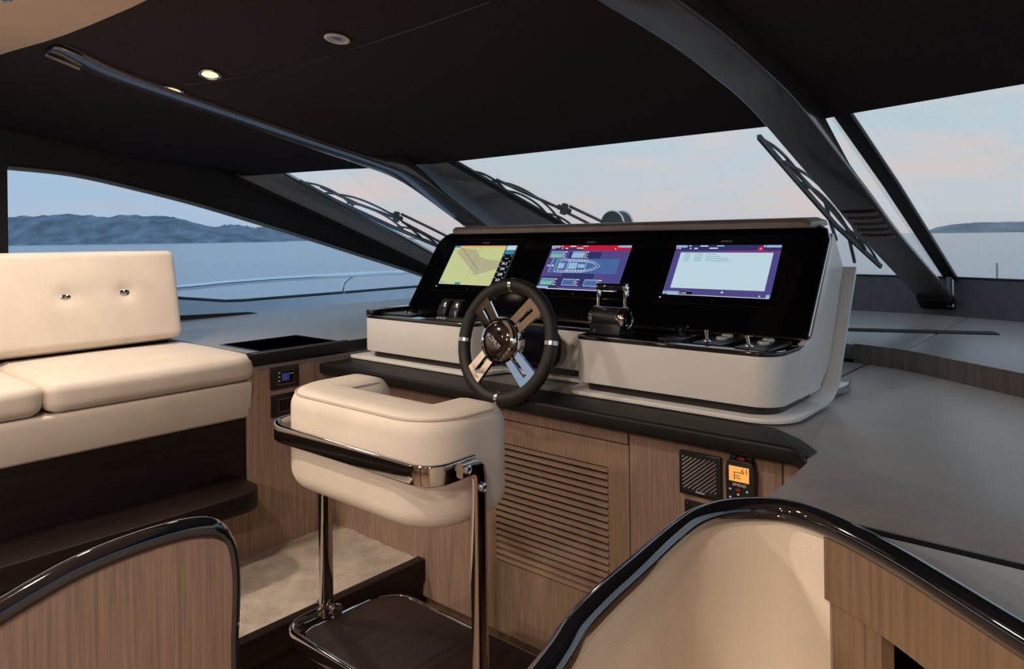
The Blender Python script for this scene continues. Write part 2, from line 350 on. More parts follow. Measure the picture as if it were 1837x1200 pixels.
pane('window_3', [pick(PP, -3.05, 1.89), pick(PP, -3.86, 1.86), pick(PP, -3.98, 1.17), pick(PP, -3.15, 1.17)], 'window_glass', 'narrow port windshield pane left of the glossy beam')
zs = 1.0
pane('window_4', [wt[0]+Vector((-.02, 0, .01))]+[p+Vector((-.02, 0, .01)) for p in wt[1::4]]+[Vector((PX-.02, wt[-1].y+.1, zs)), Vector((PX-.02, wt[0].y, zs))], 'side_glass', 'sweeping port side window behind the cream sofa')
pane('window_5', [(1.78, -1, .98), (1.78, 1.9, .98), (1.78, 1.9, 1.95), (1.78, -1, 1.95)], 'side_glass', 'starboard side window')
pane('window_6', [(PX-.02, -3.2, .98), (PX-.02, yA-.09, .98), (PX-.02, yA-.09, 1.75), (PX-.02, -3.2, 1.75)], 'side_glass', 'port side window aft of the sofa')
# dark mullion bars on the glass, with grey cover strip at the left one
def bar(name, pl, pts, w, m, label, off=.0):
    q = [onplane(x, y, pl[0]-pl[1]*off*(1 if pl[1].z > 0 else -1), pl[1]) for x, y in pts]
    up = pl[1] if pl[1].z > 0 else -pl[1]
    g = G().tube(q, 1, sec=[(-w/2, -.006), (w/2, -.006), (w/2, .012), (-w/2, .012)], up=up)
    return tag(struct(g.mk(name, m, bevel=.002)), label)
b2 = bar('trim_2', PR, [(1505, 196), (1600, 334), (1706, 500)], .062, 'dark_frame', 'dark mullion bar on the glass right of the large beam')
e2 = onplane(1706, 500, *PR)
G().tube([e2+Vector((.0, -.03, .01)), e2+Vector((0, -.04, -.14))], .018, 8).mk('mullion_foot', 'black_gloss', b2)
G().tube([e2+Vector((.018, -.055, .0)), e2+Vector((.018, -.06, -.14))], .005, 8).mk('foot_edge', 'steel', b2)
b3 = bar('trim_3', PC, [(803, 286), (900, 342), (1010, 405), (1050, 430)], .055, 'dark_frame', 'dark mullion bar on the glass beside the left beam')
A3 = [onplane(x, y, *PC) for x, y in [(705, 300), (770, 340), (850, 390), (930, 440)]]; B3 = [onplane(x, y, *PC) for x, y in [(800, 290), (880, 336), (960, 384), (1030, 426)]]
slab('mullion_cover', A3, B3, (0, .02, .02), 'pillar_grey', b3)

# ---- windshield sill band, forward shelf and veneered ledge
LED = [(-2.52, 2.99), (-1.5, 3.02), (-.82, 2.98), (-.63, 2.925), (-.48, 2.81), (-.25, 2.64), (0, 2.45), (.4, 2.2), (.9, 1.95), (1.75, 1.65)]
SIL = [(-4.0, 3.62), (-3.2, 4.16), (-2.6, 4.29), (-.9, 4.29), (-.70, 4.26), (-.39, 4.15), (1.76, 3.40)]
# forward shelf as two panels split by a visible joint (from (-.63,2.93) to (-.65,4.2))
def led(x): return lerp(LED, x)
def shelf_poly(x0, x1, k=14):
    X = [x0+(x1-x0)*i/k for i in range(k+1)]
    return [(x, led(x)) for x in X]+[(x, lerp(SIL, x)+.03) for x in reversed(X)]
fs = thing('forward_shelf', 'grey leather shelf under the windshield with a long defroster slot', 'shelf', (-.6, 3.5, .98))
for x0, x1 in ((-2.52, -.635), (-.632, 1.74)):
    G().prism(shelf_poly(x0, x1), .96, 1.02).mk('shelf_panel', 'slate_leather', fs, bevel=.006)
G().prism([(x, led(x)-.012) for x in [-.82+.08*i for i in range(32)]]+[(x, led(x)+.001) for x in reversed([-.82+.08*i for i in range(32)])], .95, 1.024).mk('ledge', 'ledge_veneer', fs)
pa, pb = az(1400, 588, 1.022), az(1788, 598, 1.022)
d_ = (pb-pa).normalized(); s_ = Vector((-d_.y, d_.x, 0))
G().add([pa-s_*.045, pb-s_*.045, pb+s_*.045, pa+s_*.045, pa-s_*.045-_z*.02, pb-s_*.045-_z*.02, pb+s_*.045-_z*.02, pa+s_*.045-_z*.02], [(0,1,2,3),(4,5,6,7),(0,1,5,4),(1,2,6,5),(2,3,7,6),(3,0,4,7)]).mk('defroster_slot', 'black_satin', fs)
for k in (-.03, 0, .03): G().tube([pa+s_*k+_z*.001, pb+s_*k+_z*.001], .004, 6).mk('slot_fin', 'black_plastic', fs)
g = G(); lo = [Vector((x, y, 1.0)) for x, y in SIL]; g.loft([lo, [p+Vector((0, .02, .215)) for p in lo], [p+Vector((0, .10, .215)) for p in lo], [p+Vector((0, .10, 0)) for p in lo], lo], cap=False, closed=False)
g.loft([[Vector((p.x, p.y+.06, 0)) for p in lo], [Vector((p.x, p.y+.06, 1.05)) for p in lo]], closed=False)
sb = struct(g.mk('wall_forward', 'slate_band')); tag(sb, 'dark grey padded band below the windshield glass')
G().tube([p+Vector((0, .02, .217)) for p in lo], .006, 6).mk('sill_seal', 'black_satin', sb)
# ---- port side shelf and veneered wall below it
ps = thing('side_shelf', 'slate leather shelf beside the port window with a tray recess', 'shelf', (-3.2, 2.4, .9))
TR = (-2.87, -2.57, 1.47, 1.82)
def flat(x0, x1, y0, y1): return G().box(x0, x1, y0, y1, .96, 1.02)
g = G().box(-4.0, -3.25, .2, 1.42, .96, 1.02).box(-4.0, TR[0], 1.42, 3.62, .96, 1.02).box(TR[0], -2.50, TR[3], 2.99, .96, 1.02).box(TR[0], TR[1], 1.42, TR[2], .96, 1.02).box(TR[1], -2.50, 1.42, TR[3], .96, 1.02)
g.prism([(-4.0, 3.62), (-4.0, 2.98), (-2.52, 2.98), (-2.52, 4.29), (-2.6, 4.29), (-3.2, 4.16)], .955, 1.019).mk('shelf_top', 'slate_leather', ps)
G().box(TR[0]-.01, TR[1]+.01, TR[2]-.01, TR[3]+.01, .90, .905).box(TR[0]-.008, TR[0], TR[2], TR[3], .90, 1.022).box(TR[0], TR[1], TR[3], TR[3]+.008, .90, 1.022).box(TR[0], TR[1], TR[2]-.008, TR[2], .90, 1.022).mk('tray', 'black_satin', ps)
G().tube([(-2.555, 1.40, 1.018), (-2.545, 1.86, 1.018)], .006, 6).mk('tray_rim', 'black_satin', ps)
G().tube([(-2.508, 1.38, 1.0), (-2.508, 2.9, 1.0)], 1, sec=rrect(.03, .05, .014), up=(0, 0, 1)).mk('edge_roll', 'black_leather', ps)
# low dark panel between sofa and window
dp = struct(G().add([(-3.95, .4, 1.02), (-3.95, 2.25, 1.02), (-3.95, 2.2, 1.03), (-3.95, .4, 1.10), (-3.99, .4, 1.02), (-3.99, 2.25, 1.02), (-3.99, 2.2, 1.03), (-3.99, .4, 1.10)], [(0,1,2,3),(4,5,6,7),(0,1,5,4),(1,2,6,5),(2,3,7,6),(3,0,4,7)]).mk('trim_4', 'dark_frame')); tag(dp, 'dark low trim panel under the port window')

# ---- veneered cabinet front below the helm
hc = thing('helm_cabinet', 'oak veneered helm cabinet front with a louvred door', 'cabinet', (-1.5, 1.78, 0))
FY = 1.76
G().box(-2.5, -1.684, FY, FY+.04, .15, .91).box(-1.68, -1.094, FY, FY+.04, .857, .91).box(-1.088, -.655, FY, FY+.04, .15, .91).box(-.652, -.55, FY, FY+.04, .15, .91).mk('veneer_panel', 'oak', hc, bevel=.0012, bseg=1)
G().box(-2.5, -.55, FY+.03, FY+.06, 0, .15).mk('kick_board', 'oak_warm', hc)
G().box(-2.5, -.53, FY+.035, FY+.05, .12, .93).mk('backing', 'black_satin', hc)
# door: frame with louvre slats
lx0, lx1, lz0, lz1 = -1.605, -1.163, .385, .778
dr = G().box(-1.678, lx0, FY+.002, FY+.03, .15, .853).box(lx1, -1.092, FY+.002, FY+.03, .15, .853).box(lx0, lx1, FY+.002, FY+.03, lz1, .853).box(lx0, lx1, FY+.002, FY+.03, .15, lz0).mk('louvre_door', 'oak_door', hc)
ns = 19; hs = (lz1-lz0)/ns
sl0 = None
for k in range(ns):
    z = lz0+hs*k
    if sl0 is None:
        sl0 = G().prism([(FY+.012, 0), (FY-.002, .006), (FY-.002, hs*.62), (FY+.016, hs*.86), (FY+.028, hs*.86), (FY+.028, 0)], lx0, lx1, 'x').mk('slat', 'oak_slat', dr); sl0.location.z += z; zz0 = z; continue
    s2 = sl0.copy(); COL.objects.link(s2); s2.location.z += (z-zz0)
# port-side veneered wall with controls
pw = thing('side_cabinet', 'oak veneered cabinet side facing the helm below the port shelf', 'cabinet', (-2.55, 1.3, 0))
G().box(-2.54, -2.502, 1.38, 1.672, .0, .985).mk('veneer_panel', 'oak', pw, bevel=.001, bseg=1)
G().box(-2.54, -2.502, 1.16, 1.378, .0, .525).mk('veneer_panel', 'oak', pw)
G().box(-2.56, -2.504, -1.2, 1.16, .0, .525).mk('shaded_panel', 'wenge', pw)  # wall below the step, its dark shadow put into the colour
G().box(-2.54, -2.502, 1.676, 3.0, .0, .985).mk('veneer_panel', 'oak', pw, bevel=.001, bseg=1)
# ---- carpeted platform
pf = thing('carpeted_platform', 'low platform covered in beige carpet with a dark wooden edge', 'platform', (-2.25, .6, 0))
G().box(-2.502, -1.985, -.6, 1.76, 0, .27).mk('platform_body', 'wenge', pf)
g = G(); nx, ny = 46, 150; random.seed(3)
for i in range(nx+1):
    for j in range(ny+1):
        x = -2.502+.53*i/nx; y = -.6+2.36*j/ny
        g.v.append(Vector((x, y, .279+.010*mnoise.noise((x*9, y*9, 0))+.005*mnoise.noise((x*60, y*60, 3)))))
g.f = [[i*(ny+1)+j, (i+1)*(ny+1)+j, (i+1)*(ny+1)+j+1, i*(ny+1)+j+1] for i in range(nx) for j in range(ny)]
g.mk('carpet', 'carpet', pf, ang=180)
G().box(-1.995, -1.955, -.6, 1.765, .205, .288).box(-1.985, -1.965, -.6, 1.755, 0, .205).mk('edge_board', 'wenge', pf, bevel=.004)
# ---- helm counter
ct = thing('helm_counter', 'dark grey leather counter running from the helm console to starboard', 'counter', (-.6, 2.2, .9))
EDG = [(-2.50, 1.70), (-.66, 1.70), (-.535, 1.60), (-.525, 1.312)]
LX = [-2.5+.1*i for i in range(43)]
main = [(-2.5, 1.70), (-.64, 1.70)]+[(-.57, 1.675), (-.545, 1.62), (-.527, 1.318), (1.75, 1.318)]
pts = main[:2]+main[2:5]+[(1.74, 1.318)]+[(x, led(x)-.006) for x in [1.74, 1.3, .9, .65, .4, .2, 0, -.25, -.48, -.63, -.82, -1.5, -2.5]]
G().prism(pts, .91, .95).mk('counter_top', 'slate_leather', ct, bevel=.003, bseg=2)
G().prism([(-.515, 1.299), (-.50, 1.05), (-.36, 1.16), (-.06, .93), (.3, .55), (1.74, .55), (1.74, 1.299)], .915, .948).mk('aft_panel', 'slate_leather', ct, bevel=.003, bseg=2)
G().prism(rpoly([(-2.5, 1.688), (-.60, 1.688), (-.548, 1.615), (-.545, 1.70), (-.61, 1.778), (-.70, 1.845), (-2.5, 1.845)], [0, .05, .01, .04, .03, .02, 0], 6), .910, .953).mk('edge_roll', 'black_leather', ct, bevel=.012, bseg=3, bang=50)
G().box(-.52, 1.74, 1.290, 1.325, .89, .912).mk('panel_gap', 'black_satin', ct)
G().box(-.524, 1.74, 1.3135, 1.3185, .913, .9504).mk('panel_edge', 'black_satin', ct)
G().tube([(-.775, 2.55, .951), (-.77, 2.97, .951)], .0025, 6).mk('counter_seam', 'black_satin', ct)

# ================================================================== HELM CONSOLE
con = thing('helm_console', 'white helm console with a black glass instrument face and taupe brow', 'console', (-1.57, 2.0, .95))
TOPZ, BOTZ = 1.128, .993
# outer shell: base plate bending up into a back plate wider than the body
base = rpoly([(-2.53, 1.835), (-1.78, 1.835), (-1.74, 1.985), (-1.40, 1.985), (-1.36, 1.835), (-.665, 1.835), (-.665, 2.12), (-2.53, 2.12)], [.06, .05, .03, .03, .05, .11, 0, 0], 8)
g = G().prism(base, .955, .968)
prof = [(2.115, .968), (2.16, .970), (2.20, .977), (2.235, .995), (2.262, 1.025), (2.30, 1.09), (2.38, 1.23), (2.445, 1.345)]
th_ = []
for i, p in enumerate(prof):
    a = Vector(prof[max(i-1, 0)]); b = Vector(prof[min(i+1, len(prof)-1)]); t = (b-a).normalized(); th_.append((p[0]+t.y*.013, p[1]-t.x*.013))
loops = []
for x in (-2.5, -.665): loops.append([Vector((x, a, b)) for a, b in prof+th_[::-1]])
g.loft(loops)
shell = g.mk('outer_shell', 'white_lacquer', con, bevel=.003)
# small grey tread standing out at the shell's foot
q0, q1, q2, q3 = az(1490, 712, .955), az(1522, 704, .955), az(1526, 692, .955), az(1500, 686, .955)
G().add([q0, q1, q2, q3]+[q+_z*.022 for q in (q0, q1, q2, q3)], [(0,1,2,3),(4,5,6,7),(0,1,5,4),(1,2,6,5),(2,3,7,6),(3,0,4,7)]).mk('shell_foot', 'steel', con, bevel=.003)
# plinth (recessed, dark)
def outline(i, back=2.2): return rpoly([(-2.43+i, 1.852+i), (-1.82-i, 1.852+i), (-1.80-i, 2.0+i), (-1.36+i, 2.0+i), (-1.34+i, 1.852+i), (-.70-i, 1.852+i), (-.70-i, back), (-2.43+i, back)], [.05, .05, .04, .04, .035, .075, 0, 0], 8)
G().prism(outline(.022, 2.17), .966, BOTZ+.002).mk('plinth', 'plinth', con)
G().prism(outline(0), BOTZ, TOPZ).mk('body', 'white_lacquer', con, bevel=.004, bang=50)
# side panels carrying the face
sp = rpoly([(2.02, BOTZ), (2.17, BOTZ), (2.27, 1.05), (2.425, 1.345), (2.335, 1.452), (2.322, 1.450), (2.124, 1.15), (2.02, 1.13)], [0, .06, .08, .02, .01, .01, .03, 0], 5)
for x in (-.722, -2.43): G().prism(sp, x, x+.024, 'x').mk('side_panel', 'white_lacquer', con, bevel=.004, bang=50)
G().prism([(2.125, 1.16), (2.32, 1.45), (2.42, 1.345), (2.27, 1.05), (2.17, .995), (2.12, .995)], -2.42, -.71, 'x').mk('back_body', 'black_satin', con)
# deck: black tops with chrome edge
dk = outline(-.001, 2.13)
G().prism(dk, TOPZ, TOPZ+.010).mk('deck_plate', 'black_gloss', con, bevel=.002, bang=50)
G().tube([Vector((x, y, TOPZ+.0108)) for x, y in outline(.006, 2.125)[:-2]], .0016, 6).mk('deck_edge', 'steel', con)
G().tube([(-2.42, 2.108, TOPZ+.018), (-.715, 2.108, TOPZ+.018)], 1, sec=rrect(.012, .010, .003), up=(0, 0, 1)).mk('deck_bead', 'chrome', con)
# instrument face
FO = Vector((0, 2.11, 1.155)); FU = Vector((0, .2, .295)).normalized(); FN = Vector((0, -FU.z, FU.y))
FX = frame(FO, (1, 0, 0), FU)
fp = rpoly([(-2.43, -.012), (-.705, -.012), (-.699, .385), (-2.43, .385)], [.01, .01, .055, .075], 8)
G(FX).prism(fp, -.02, .004).mk('instrument_face', 'black_glass', con, bevel=.002, bang=50)
# bright edge strip on the right of the face
G(FX).tube([(-.704, 0, .003), (-.699, .33, .003), (-.712, .37, .003), (-.74, .386, .003)], .004, 6).mk('face_edge', 'steel', con)
# brow
bw = [(2.262, 1.470), (2.258, 1.488), (2.275, 1.500), (2.42, 1.505), (2.43, 1.49), (2.33, 1.468)]
g = G(); L1 = []
for x, k in ((-2.30, 0), (-.775, 0), (-.745, 1)):
    L1.append([Vector((x, y, z-(.012*k if z > 1.48 else 0))) for y, z in bw])
g.loft(L1); g.mk('brow', 'taupe_metal', con, bevel=.002)

# ---- displays
def quad(g, x0, x1, y0, y1, h): g.add([(x0, y0, h), (x1, y0, h), (x1, y1, h), (x0, y1, h)], [(0, 1, 2, 3)])
def rects(name, lst, m, parent, h):
    g = G(FX)
    for r in lst: g.box(r[0], r[1], r[2], r[3], h-.0004, h)
    o = g.mk(name, m, parent, smooth=False)
    if len(lst) > 1: o['kind'] = 'stuff'
    return o
T0, T1 = .115, .312
def display(xc, label):
    d = thing('marine_display', label, 'display', FX @ Vector((xc, T0-.03, .0)), 'marine displays on the black instrument face')
    G(FX).prism(rrect2(xc, .215, .425, .262, .006), .0035, .0055).mk('bezel', 'black_glass', d, bevel=.001, bang=50)
    hl = [(xc-.2125, .084), (xc+.2125, .084), (xc+.2125, .346), (xc-.2125, .346), (xc-.2125, .084)]
    G(FX).tube([(a, b, .0056) for a, b in hl], .0007, 4).mk('bezel_joint', 'black_plastic', d)
    text('brand_print', 'SIMRAD', .0115, FX @ Matrix.Translation((xc-.005, .327, .0058)), 'logo_dim', d)
    G(FX).lathe([(.004, .005), (.004, .0068), (.0, .0072)], (xc+.0, T0-.017, 0), 'z', 12, caps=False).mk('power_key', 'steel', d)
    G(FX).lathe([(.0026, .005), (.0026, .0066), (.0, .007)], (xc-.188, T0-.012, 0), 'z', 10, caps=False).mk('status_light', 'led', d)
    return d
def rrect2(xc, yc, w, h, r): return [(a+xc, b+yc) for a, b in rrect(w, h, r)]
HS = .0062
# chart plotter
x0, x1 = -2.302, -1.936
d = display(-2.119, 'marine display showing a green chart with a data column, left of three')
s = rects('screen', [(x0, x1, T0, T1)], 'scr_green', d, HS)
rects('top_strip', [(x0+.045, x1-.062, T1-.009, T1)], 'scr_orange', s, HS+.0005)
g = G(FX); g.add([(x0+.035, T1-.012, HS+.0004), (x0+.14, T1-.02, HS+.0004), (x0+.175, T1-.055, HS+.0004), (x0+.23, T1-.07, HS+.0004), (x1-.062, T1-.075, HS+.0004), (x1-.062, T1-.115, HS+.0004), (x0+.19, T1-.15, HS+.0004), (x0+.165, T1-.125, HS+.0004), (x0+.11, T1-.09, HS+.0004), (x0+.03, T1-.035, HS+.0004)], [list(range(10))]); g.mk('shoal_area', 'scr_tan', s, smooth=False)
G(FX).tube([(x0+.045, T1-.01, HS+.0008), (x0+.205, T1-.125, HS+.0008)], .0008, 4).tube([(x0+.165, T1-.005, HS+.0008), (x0+.155, T1-.16, HS+.0008)], .0004, 4).tube([(x0+.01, T1-.02, HS+.0008), (x0+.05, T1-.05, HS+.0008)], .0005, 4).mk('course_line', 'scr_ink', s)
rects('data_column', [(x1-.06, x1, T0, T1)], 'scr_black', s, HS+.0005)
rects('menu_pale', [(x1-.055, x1-.003, T1-.022, T1)], 'scr_pale', s, HS+.0010)
rects('menu_teal', [(x1-.055, x1-.003, T1-.043, T1-.024), (x0, x0+.036, T1-.009, T1), (x0+.10, x0+.132, T0, T0+.010)], 'scr_teal', s, HS+.0010)
rects('corner_key', [(x0+.005, x0+.035, T0+.004, T0+.014)], 'scr_ltblue', s, HS+.0008)
for k, tx in enumerate(('---', '36.2', '194', '338', '0.0')):
    text('reading', tx, .0175, FX @ Matrix.Translation((x1-.032, T1-.062-.0265*k, HS+.0008)), 'scr_white', s)
rects('unit_mark', [(x1-.056+.042*(k % 2), x1-.050+.042*(k % 2), T1-.052-.0265*(k//2), T1-.0495-.0265*(k//2)) for k in range(10)], 'scr_white', s, HS+.0009)
# shared header for the two monitoring pages
def header(s, x0, x1, red):
    rects('header_bar', [(x0, x1, T1-.022, T1)], 'scr_red' if red else 'scr_navy', s, HS+.0004)
    if red: rects('header_shade', [(x0, x0+.155, T1-.022, T1-.012)], 'scr_navy', s, HS+.0006)
    rects('header_rule', [(x0+.19, x1, T1-.0245, T1-.0225)], 'scr_red', s, HS+.0006)
    rects('header_key', [(x0, x0+.042, T1-.010, T1-.001), (x1-.050, x1-.001, T1-.010, T1-.001)], 'scr_ltblue', s, HS+.0008)
    rects('header_text', [(x0+.048, x0+.057, T1-.005, T1-.002), (x0+.09, x0+.118, T1-.006, T1-.002), (x0+.15, x0+.175, T1-.005, T1-.0025), (x0+.004, x0+.008, T1-.016, T1-.012), (x0+.012, x0+.02, T1-.0155, T1-.0125), (x0+.054, x0+.058, T1-.017, T1-.011), (x0+.07, x0+.083, T1-.016, T1-.012), (x0+.125, x0+.155, T1-.015, T1-.011), (x1-.058, x1-.053, T1-.008, T1-.002)], 'scr_white', s, HS+.0008)
    g = G(FX); g.add([(x1-.078, T1-.022, HS+.001), (x1-.054, T1-.022, HS+.001), (x1-.060, T1-.006, HS+.001), (x1-.072, T1-.006, HS+.001)], [(0, 1, 2, 3)]); g.mk('alarm_key', 'scr_red', s, smooth=False)
    text('alarm_mark', 'A', .011, FX @ Matrix.Translation((x1-.066, T1-.0155, HS+.0011)), 'scr_white', s)
# hull monitoring page
x0, x1 = -1.754, -1.386
d = display(-1.570, 'marine display showing a blue hull diagram with tank gauges, middle of three')
s = rects('screen', [(x0, x1, T0, T1)], 'scr_violet', d, HS)
rects('page_shade', [(x0+.10, x1-.12, T0+.012, T1-.03), (x0, x0+.1, T0, T0+.055)], 'scr_navy', s, HS+.0002)
header(s, x0, x1, True)
rects('hull_field', [(x0+.03, x1-.03, T1-.125, T1-.06)], 'scr_blue', s, HS+.0004)
def lines(name, polys, r, m, parent, h):
    g = G(FX)
    for p in polys: g.tube([(a, b, h) for a, b in p], r, 4)
    return g.mk(name, m, parent)
hx, hy = x0+.055, T1-.093
hull = [(hx, hy-.027), (hx, hy+.027), (hx+.03, hy+.03), (hx+.13, hy+.028), (hx+.18, hy+.016), (hx+.205, hy), (hx+.18, hy-.016), (hx+.13, hy-.028), (hx+.03, hy-.03), (hx, hy-.027)]
lines('hull_outline', [hull, [(a*.86+(hx+.1)*.14, b*.80+hy*.2) for a, b in hull], [(hx+.055, hy-.028), (hx+.055, hy+.028)], [(hx+.14, hy-.026), (hx+.14, hy+.026)], [(x0+.03, T1-.125), (x0+.03, T1-.06)]], .0008, 'scr_white', s, HS+.0008)
rects('cabin_plan', [(hx+.06, hx+.10, hy-.014, hy+.014), (hx+.105, hx+.135, hy-.008, hy+.008), (hx+.012, hx+.04, hy-.012, hy+.012)], 'scr_ltblue', s, HS+.0006)
rects('cabin_marks', [(hx+.06+.013*k, hx+.065+.013*k, hy+(.018 if j else -.024), hy+(.024 if j else -.018)) for k in range(6) for j in (0, 1)]+[(x0+.014, x0+.018, hy-.004, hy+.003), (x0+.022, x0+.026, hy-.004, hy+.003), (x0+.036, x0+.044, hy-.004, hy+.003)], 'scr_white', s, HS+.0008)
gz = [(x0+.012, T1-.056), (x0+.115, T1-.056), (x0+.012, T0+.018), (x0+.115, T0+.018), (x0+.215, T0+.018)]
for k, (a, b) in enumerate(gz):
    w_ = .055
    rects('gauge', [(a, a+w_, b, b+.027)], 'scr_mid', s, HS+.0005)
    rects('gauge_level', [(a+.002, a+w_-.002, b+.002, b+(.016 if k in (0, 2) else .022))], 'scr_lgreen' if k in (0, 2) else ('scr_ltblue' if k == 1 else 'scr_blue'), s, HS+.0007)
    lines('gauge_outline', [[(a, b), (a+w_, b), (a+w_, b+.027), (a, b+.027), (a, b)]], .0006, 'scr_white', s, HS+.0008)
    rects('gauge_text', [(a+w_+.004, a+w_+.020, b+.024, b+.027), (a+w_+.004, a+w_+.009, b+.014, b+.019), (a+w_+.004, a+w_+.009, b+.006, b+.010), (a+w_+.014, a+w_+.017, b+.010, b+.014), (a+w_+.004, a+w_+.022, b, b+.002)], 'scr_white', s, HS+.0008)
rects('footer', [(x0+.008, x0+.056, T0+.001, T0+.012)], 'scr_ltblue', s, HS+.0006)
rects('footer_rule', [(x0+.05, x1-.01, T0-.0005, T0+.002), (x1-.03, x1-.02, T0+.003, T0+.009), (x0+.002, x0+.006, T0+.002, T0+.010)], 'scr_white', s, HS+.0007)
# message list page
x0, x1 = -1.206, -.838
d = display(-1.022, 'marine display showing a pale message list, right of three')
s = rects('screen', [(x0, x1, T0, T1)], 'scr_violet', d, HS)
header(s, x0, x1, False)
rects('list_panel', [(x0+.024, x1-.022, T0+.026, T1-.030)], 'scr_pale', s, HS+.0005)
rl = []
for k in range(4):
    y = T1-.038-.0085*k
    rl += [(x0+.040, x0+.062, y, y+.003), (x0+.078, x0+.108, y, y+.003), (x0+.120, x0+.120+(.035, .05, .08, .09)[k], y, y+.0025)]
rects('list_rows', rl, 'scr_inkteal', s, HS+.0007)
rects('footer', [(x0+.014, x0+.060, T0+.002, T0+.013), (x0+.001, x0+.012, T0+.002, T0+.012), (x1-.014, x1-.002, T0+.001, T0+.013)], 'scr_ltblue', s, HS+.0006)
rects('footer_tab', [(x0+.062, x0+.108, T0+.003, T0+.012)], 'scr_black', s, HS+.0006)
rects('footer_text', [(x0+.070, x0+.088, T0+.006, T0+.0085), (x0+.064, x0+.066, T0+.005, T0+.010), (x0+.02, x1-.004, T0-.0005, T0+.0012), (x1-.036, x1-.032, T0+.005, T0+.009)], 'scr_white', s, HS+.0008)
g = G(FX); g.add([(x0+.205, T0+.013, HS+.0006), (x0+.216, T0+.013, HS+.0006), (x0+.2105, T0+.020, HS+.0006)], [(0, 1, 2)]); g.mk('arrow_mark', 'scr_white', s, smooth=False)

# ---- steering wheel
WC = Vector((-1.512, 1.715, 1.121)); ln = math.radians(13)
WU = Vector((0, math.sin(ln), math.cos(ln))); WX = frame(WC, (1, 0, 0), WU)   # local z points aft, to the helmsman
sw = thing('steering_wheel', 'black leather steering wheel with four chrome spokes and dark hub', 'steering wheel', WC-Vector((0, 0, .2)))
RR, rr = .181, .0195
def circ(R, n=64, z=0): return [Vector((R*math.cos(2*math.pi*k/n), R*math.sin(2*math.pi*k/n), z)) for k in range(n)]
G(WX).tube(circ(RR), 1, closed=True, up=(0, 0, 1), sec=[(rr*1.12*math.cos(q*math.pi/8), rr*math.sin(q*math.pi/8)) for q in range(16)]).mk('rim', 'wheel_leather', sw)
for k in range(4):
    q = math.pi/2*k+math.radians(3 if k % 2 == 0 else 1); w_ = .012
    p = [Vector((RR*math.cos(q+w_*j/RR), RR*math.sin(q+w_*j/RR), 0)) for j in (-.5, -.25, 0, .25, .5)]
    G(WX).tube(p, 1, up=(0, 0, 1), sec=[(rr*1.15*math.cos(z*math.pi/10), rr*1.04*math.sin(z*math.pi/10)) for z in range(20)]).mk('rim_band', 'steel', sw)
for k in range(4):
    q = math.pi/4+math.pi/2*k+math.radians(2)
    X2 = WX @ Matrix.Rotation(q, 4, 'Z')
    g = G(X2)
    for sgn in (-1, 1):
        a, b = (.0065, .034) if sgn > 0 else (-.034, -.0065)
        g.add([(.050, a*.85, .012), (.050, b*.85, .012), (.158, b*1.05, .002), (.158, a*1.05, .002), (.050, a*.85, .024), (.050, b*.85, .024), (.158, b*1.05, .012), (.158, a*1.05, .012)], [(0,1,2,3),(4,5,6,7),(0,1,5,4),(1,2,6,5),(2,3,7,6),(3,0,4,7)])
    g.add([(.146, -.035, .002), (.146, .035, .002), (.167, .036, .0), (.167, -.036, .0), (.146, -.035, .0135), (.146, .035, .0135), (.167, .036, .0115), (.167, -.036, .0115)], [(0,1,2,3),(4,5,6,7),(0,1,5,4),(1,2,6,5),(2,3,7,6),(3,0,4,7)])
    g.mk('spoke', 'chrome', sw, bevel=.001, bseg=1, ang=20)
G(WX).lathe([(.052, -.02), (.070, -.012), (.074, .010), (.074, .030), (.066, .044), (.058, .047), (.055, .045)], seg=48, caps=False).mk('hub_ring', 'chrome', sw)
hb = G(WX).lathe([(.056, .02), (.056, .040), (.045, .047), (.025, .051), (.0, .052)], seg=40, caps=False).mk('hub_cap', 'hub_dark', sw)
TX = WX @ Matrix.Translation((0, 0, .0535)) @ Matrix.Rotation(math.radians(-36), 4, 'Z')
text('hub_lettering', 'AZIMUT', .0185, TX @ Matrix.Translation((0, -.006, 0)), 'white_print', hb, .0008)
st = [(.010*math.cos(math.pi/2+k*math.pi/4)*(1 if k % 2 == 0 else .35), .026+.010*math.sin(math.pi/2+k*math.pi/4)*(1 if k % 2 == 0 else .35)) for k in range(8)]
G(TX).prism(st, -.001, .001).mk('hub_emblem', 'chrome', hb, smooth=False)
G(WX).lathe([(.055, -.02), (.058, -.06), (.060, -.14), (.058, -.22)], seg=32).mk('column_boot', 'black_leather', sw)
# steering column mount on console (black housing)
G().tube([(-1.57, 1.995, 1.06), (-1.56, 1.90, 1.075)], 1, sec=rrect(.13, .14, .05, 6), up=(0, 0, 1)).mk('column_housing', 'black_leather', con, bevel=.006)
G().box(-1.40, -1.365, 1.955, 1.999, 1.04, 1.11).mk('column_switch', 'black_plastic', con, bevel=.006)
G().box(-1.385, -1.35, 1.975, 2.0, .995, 1.012).mk('cable_notch', 'black_satin', con)

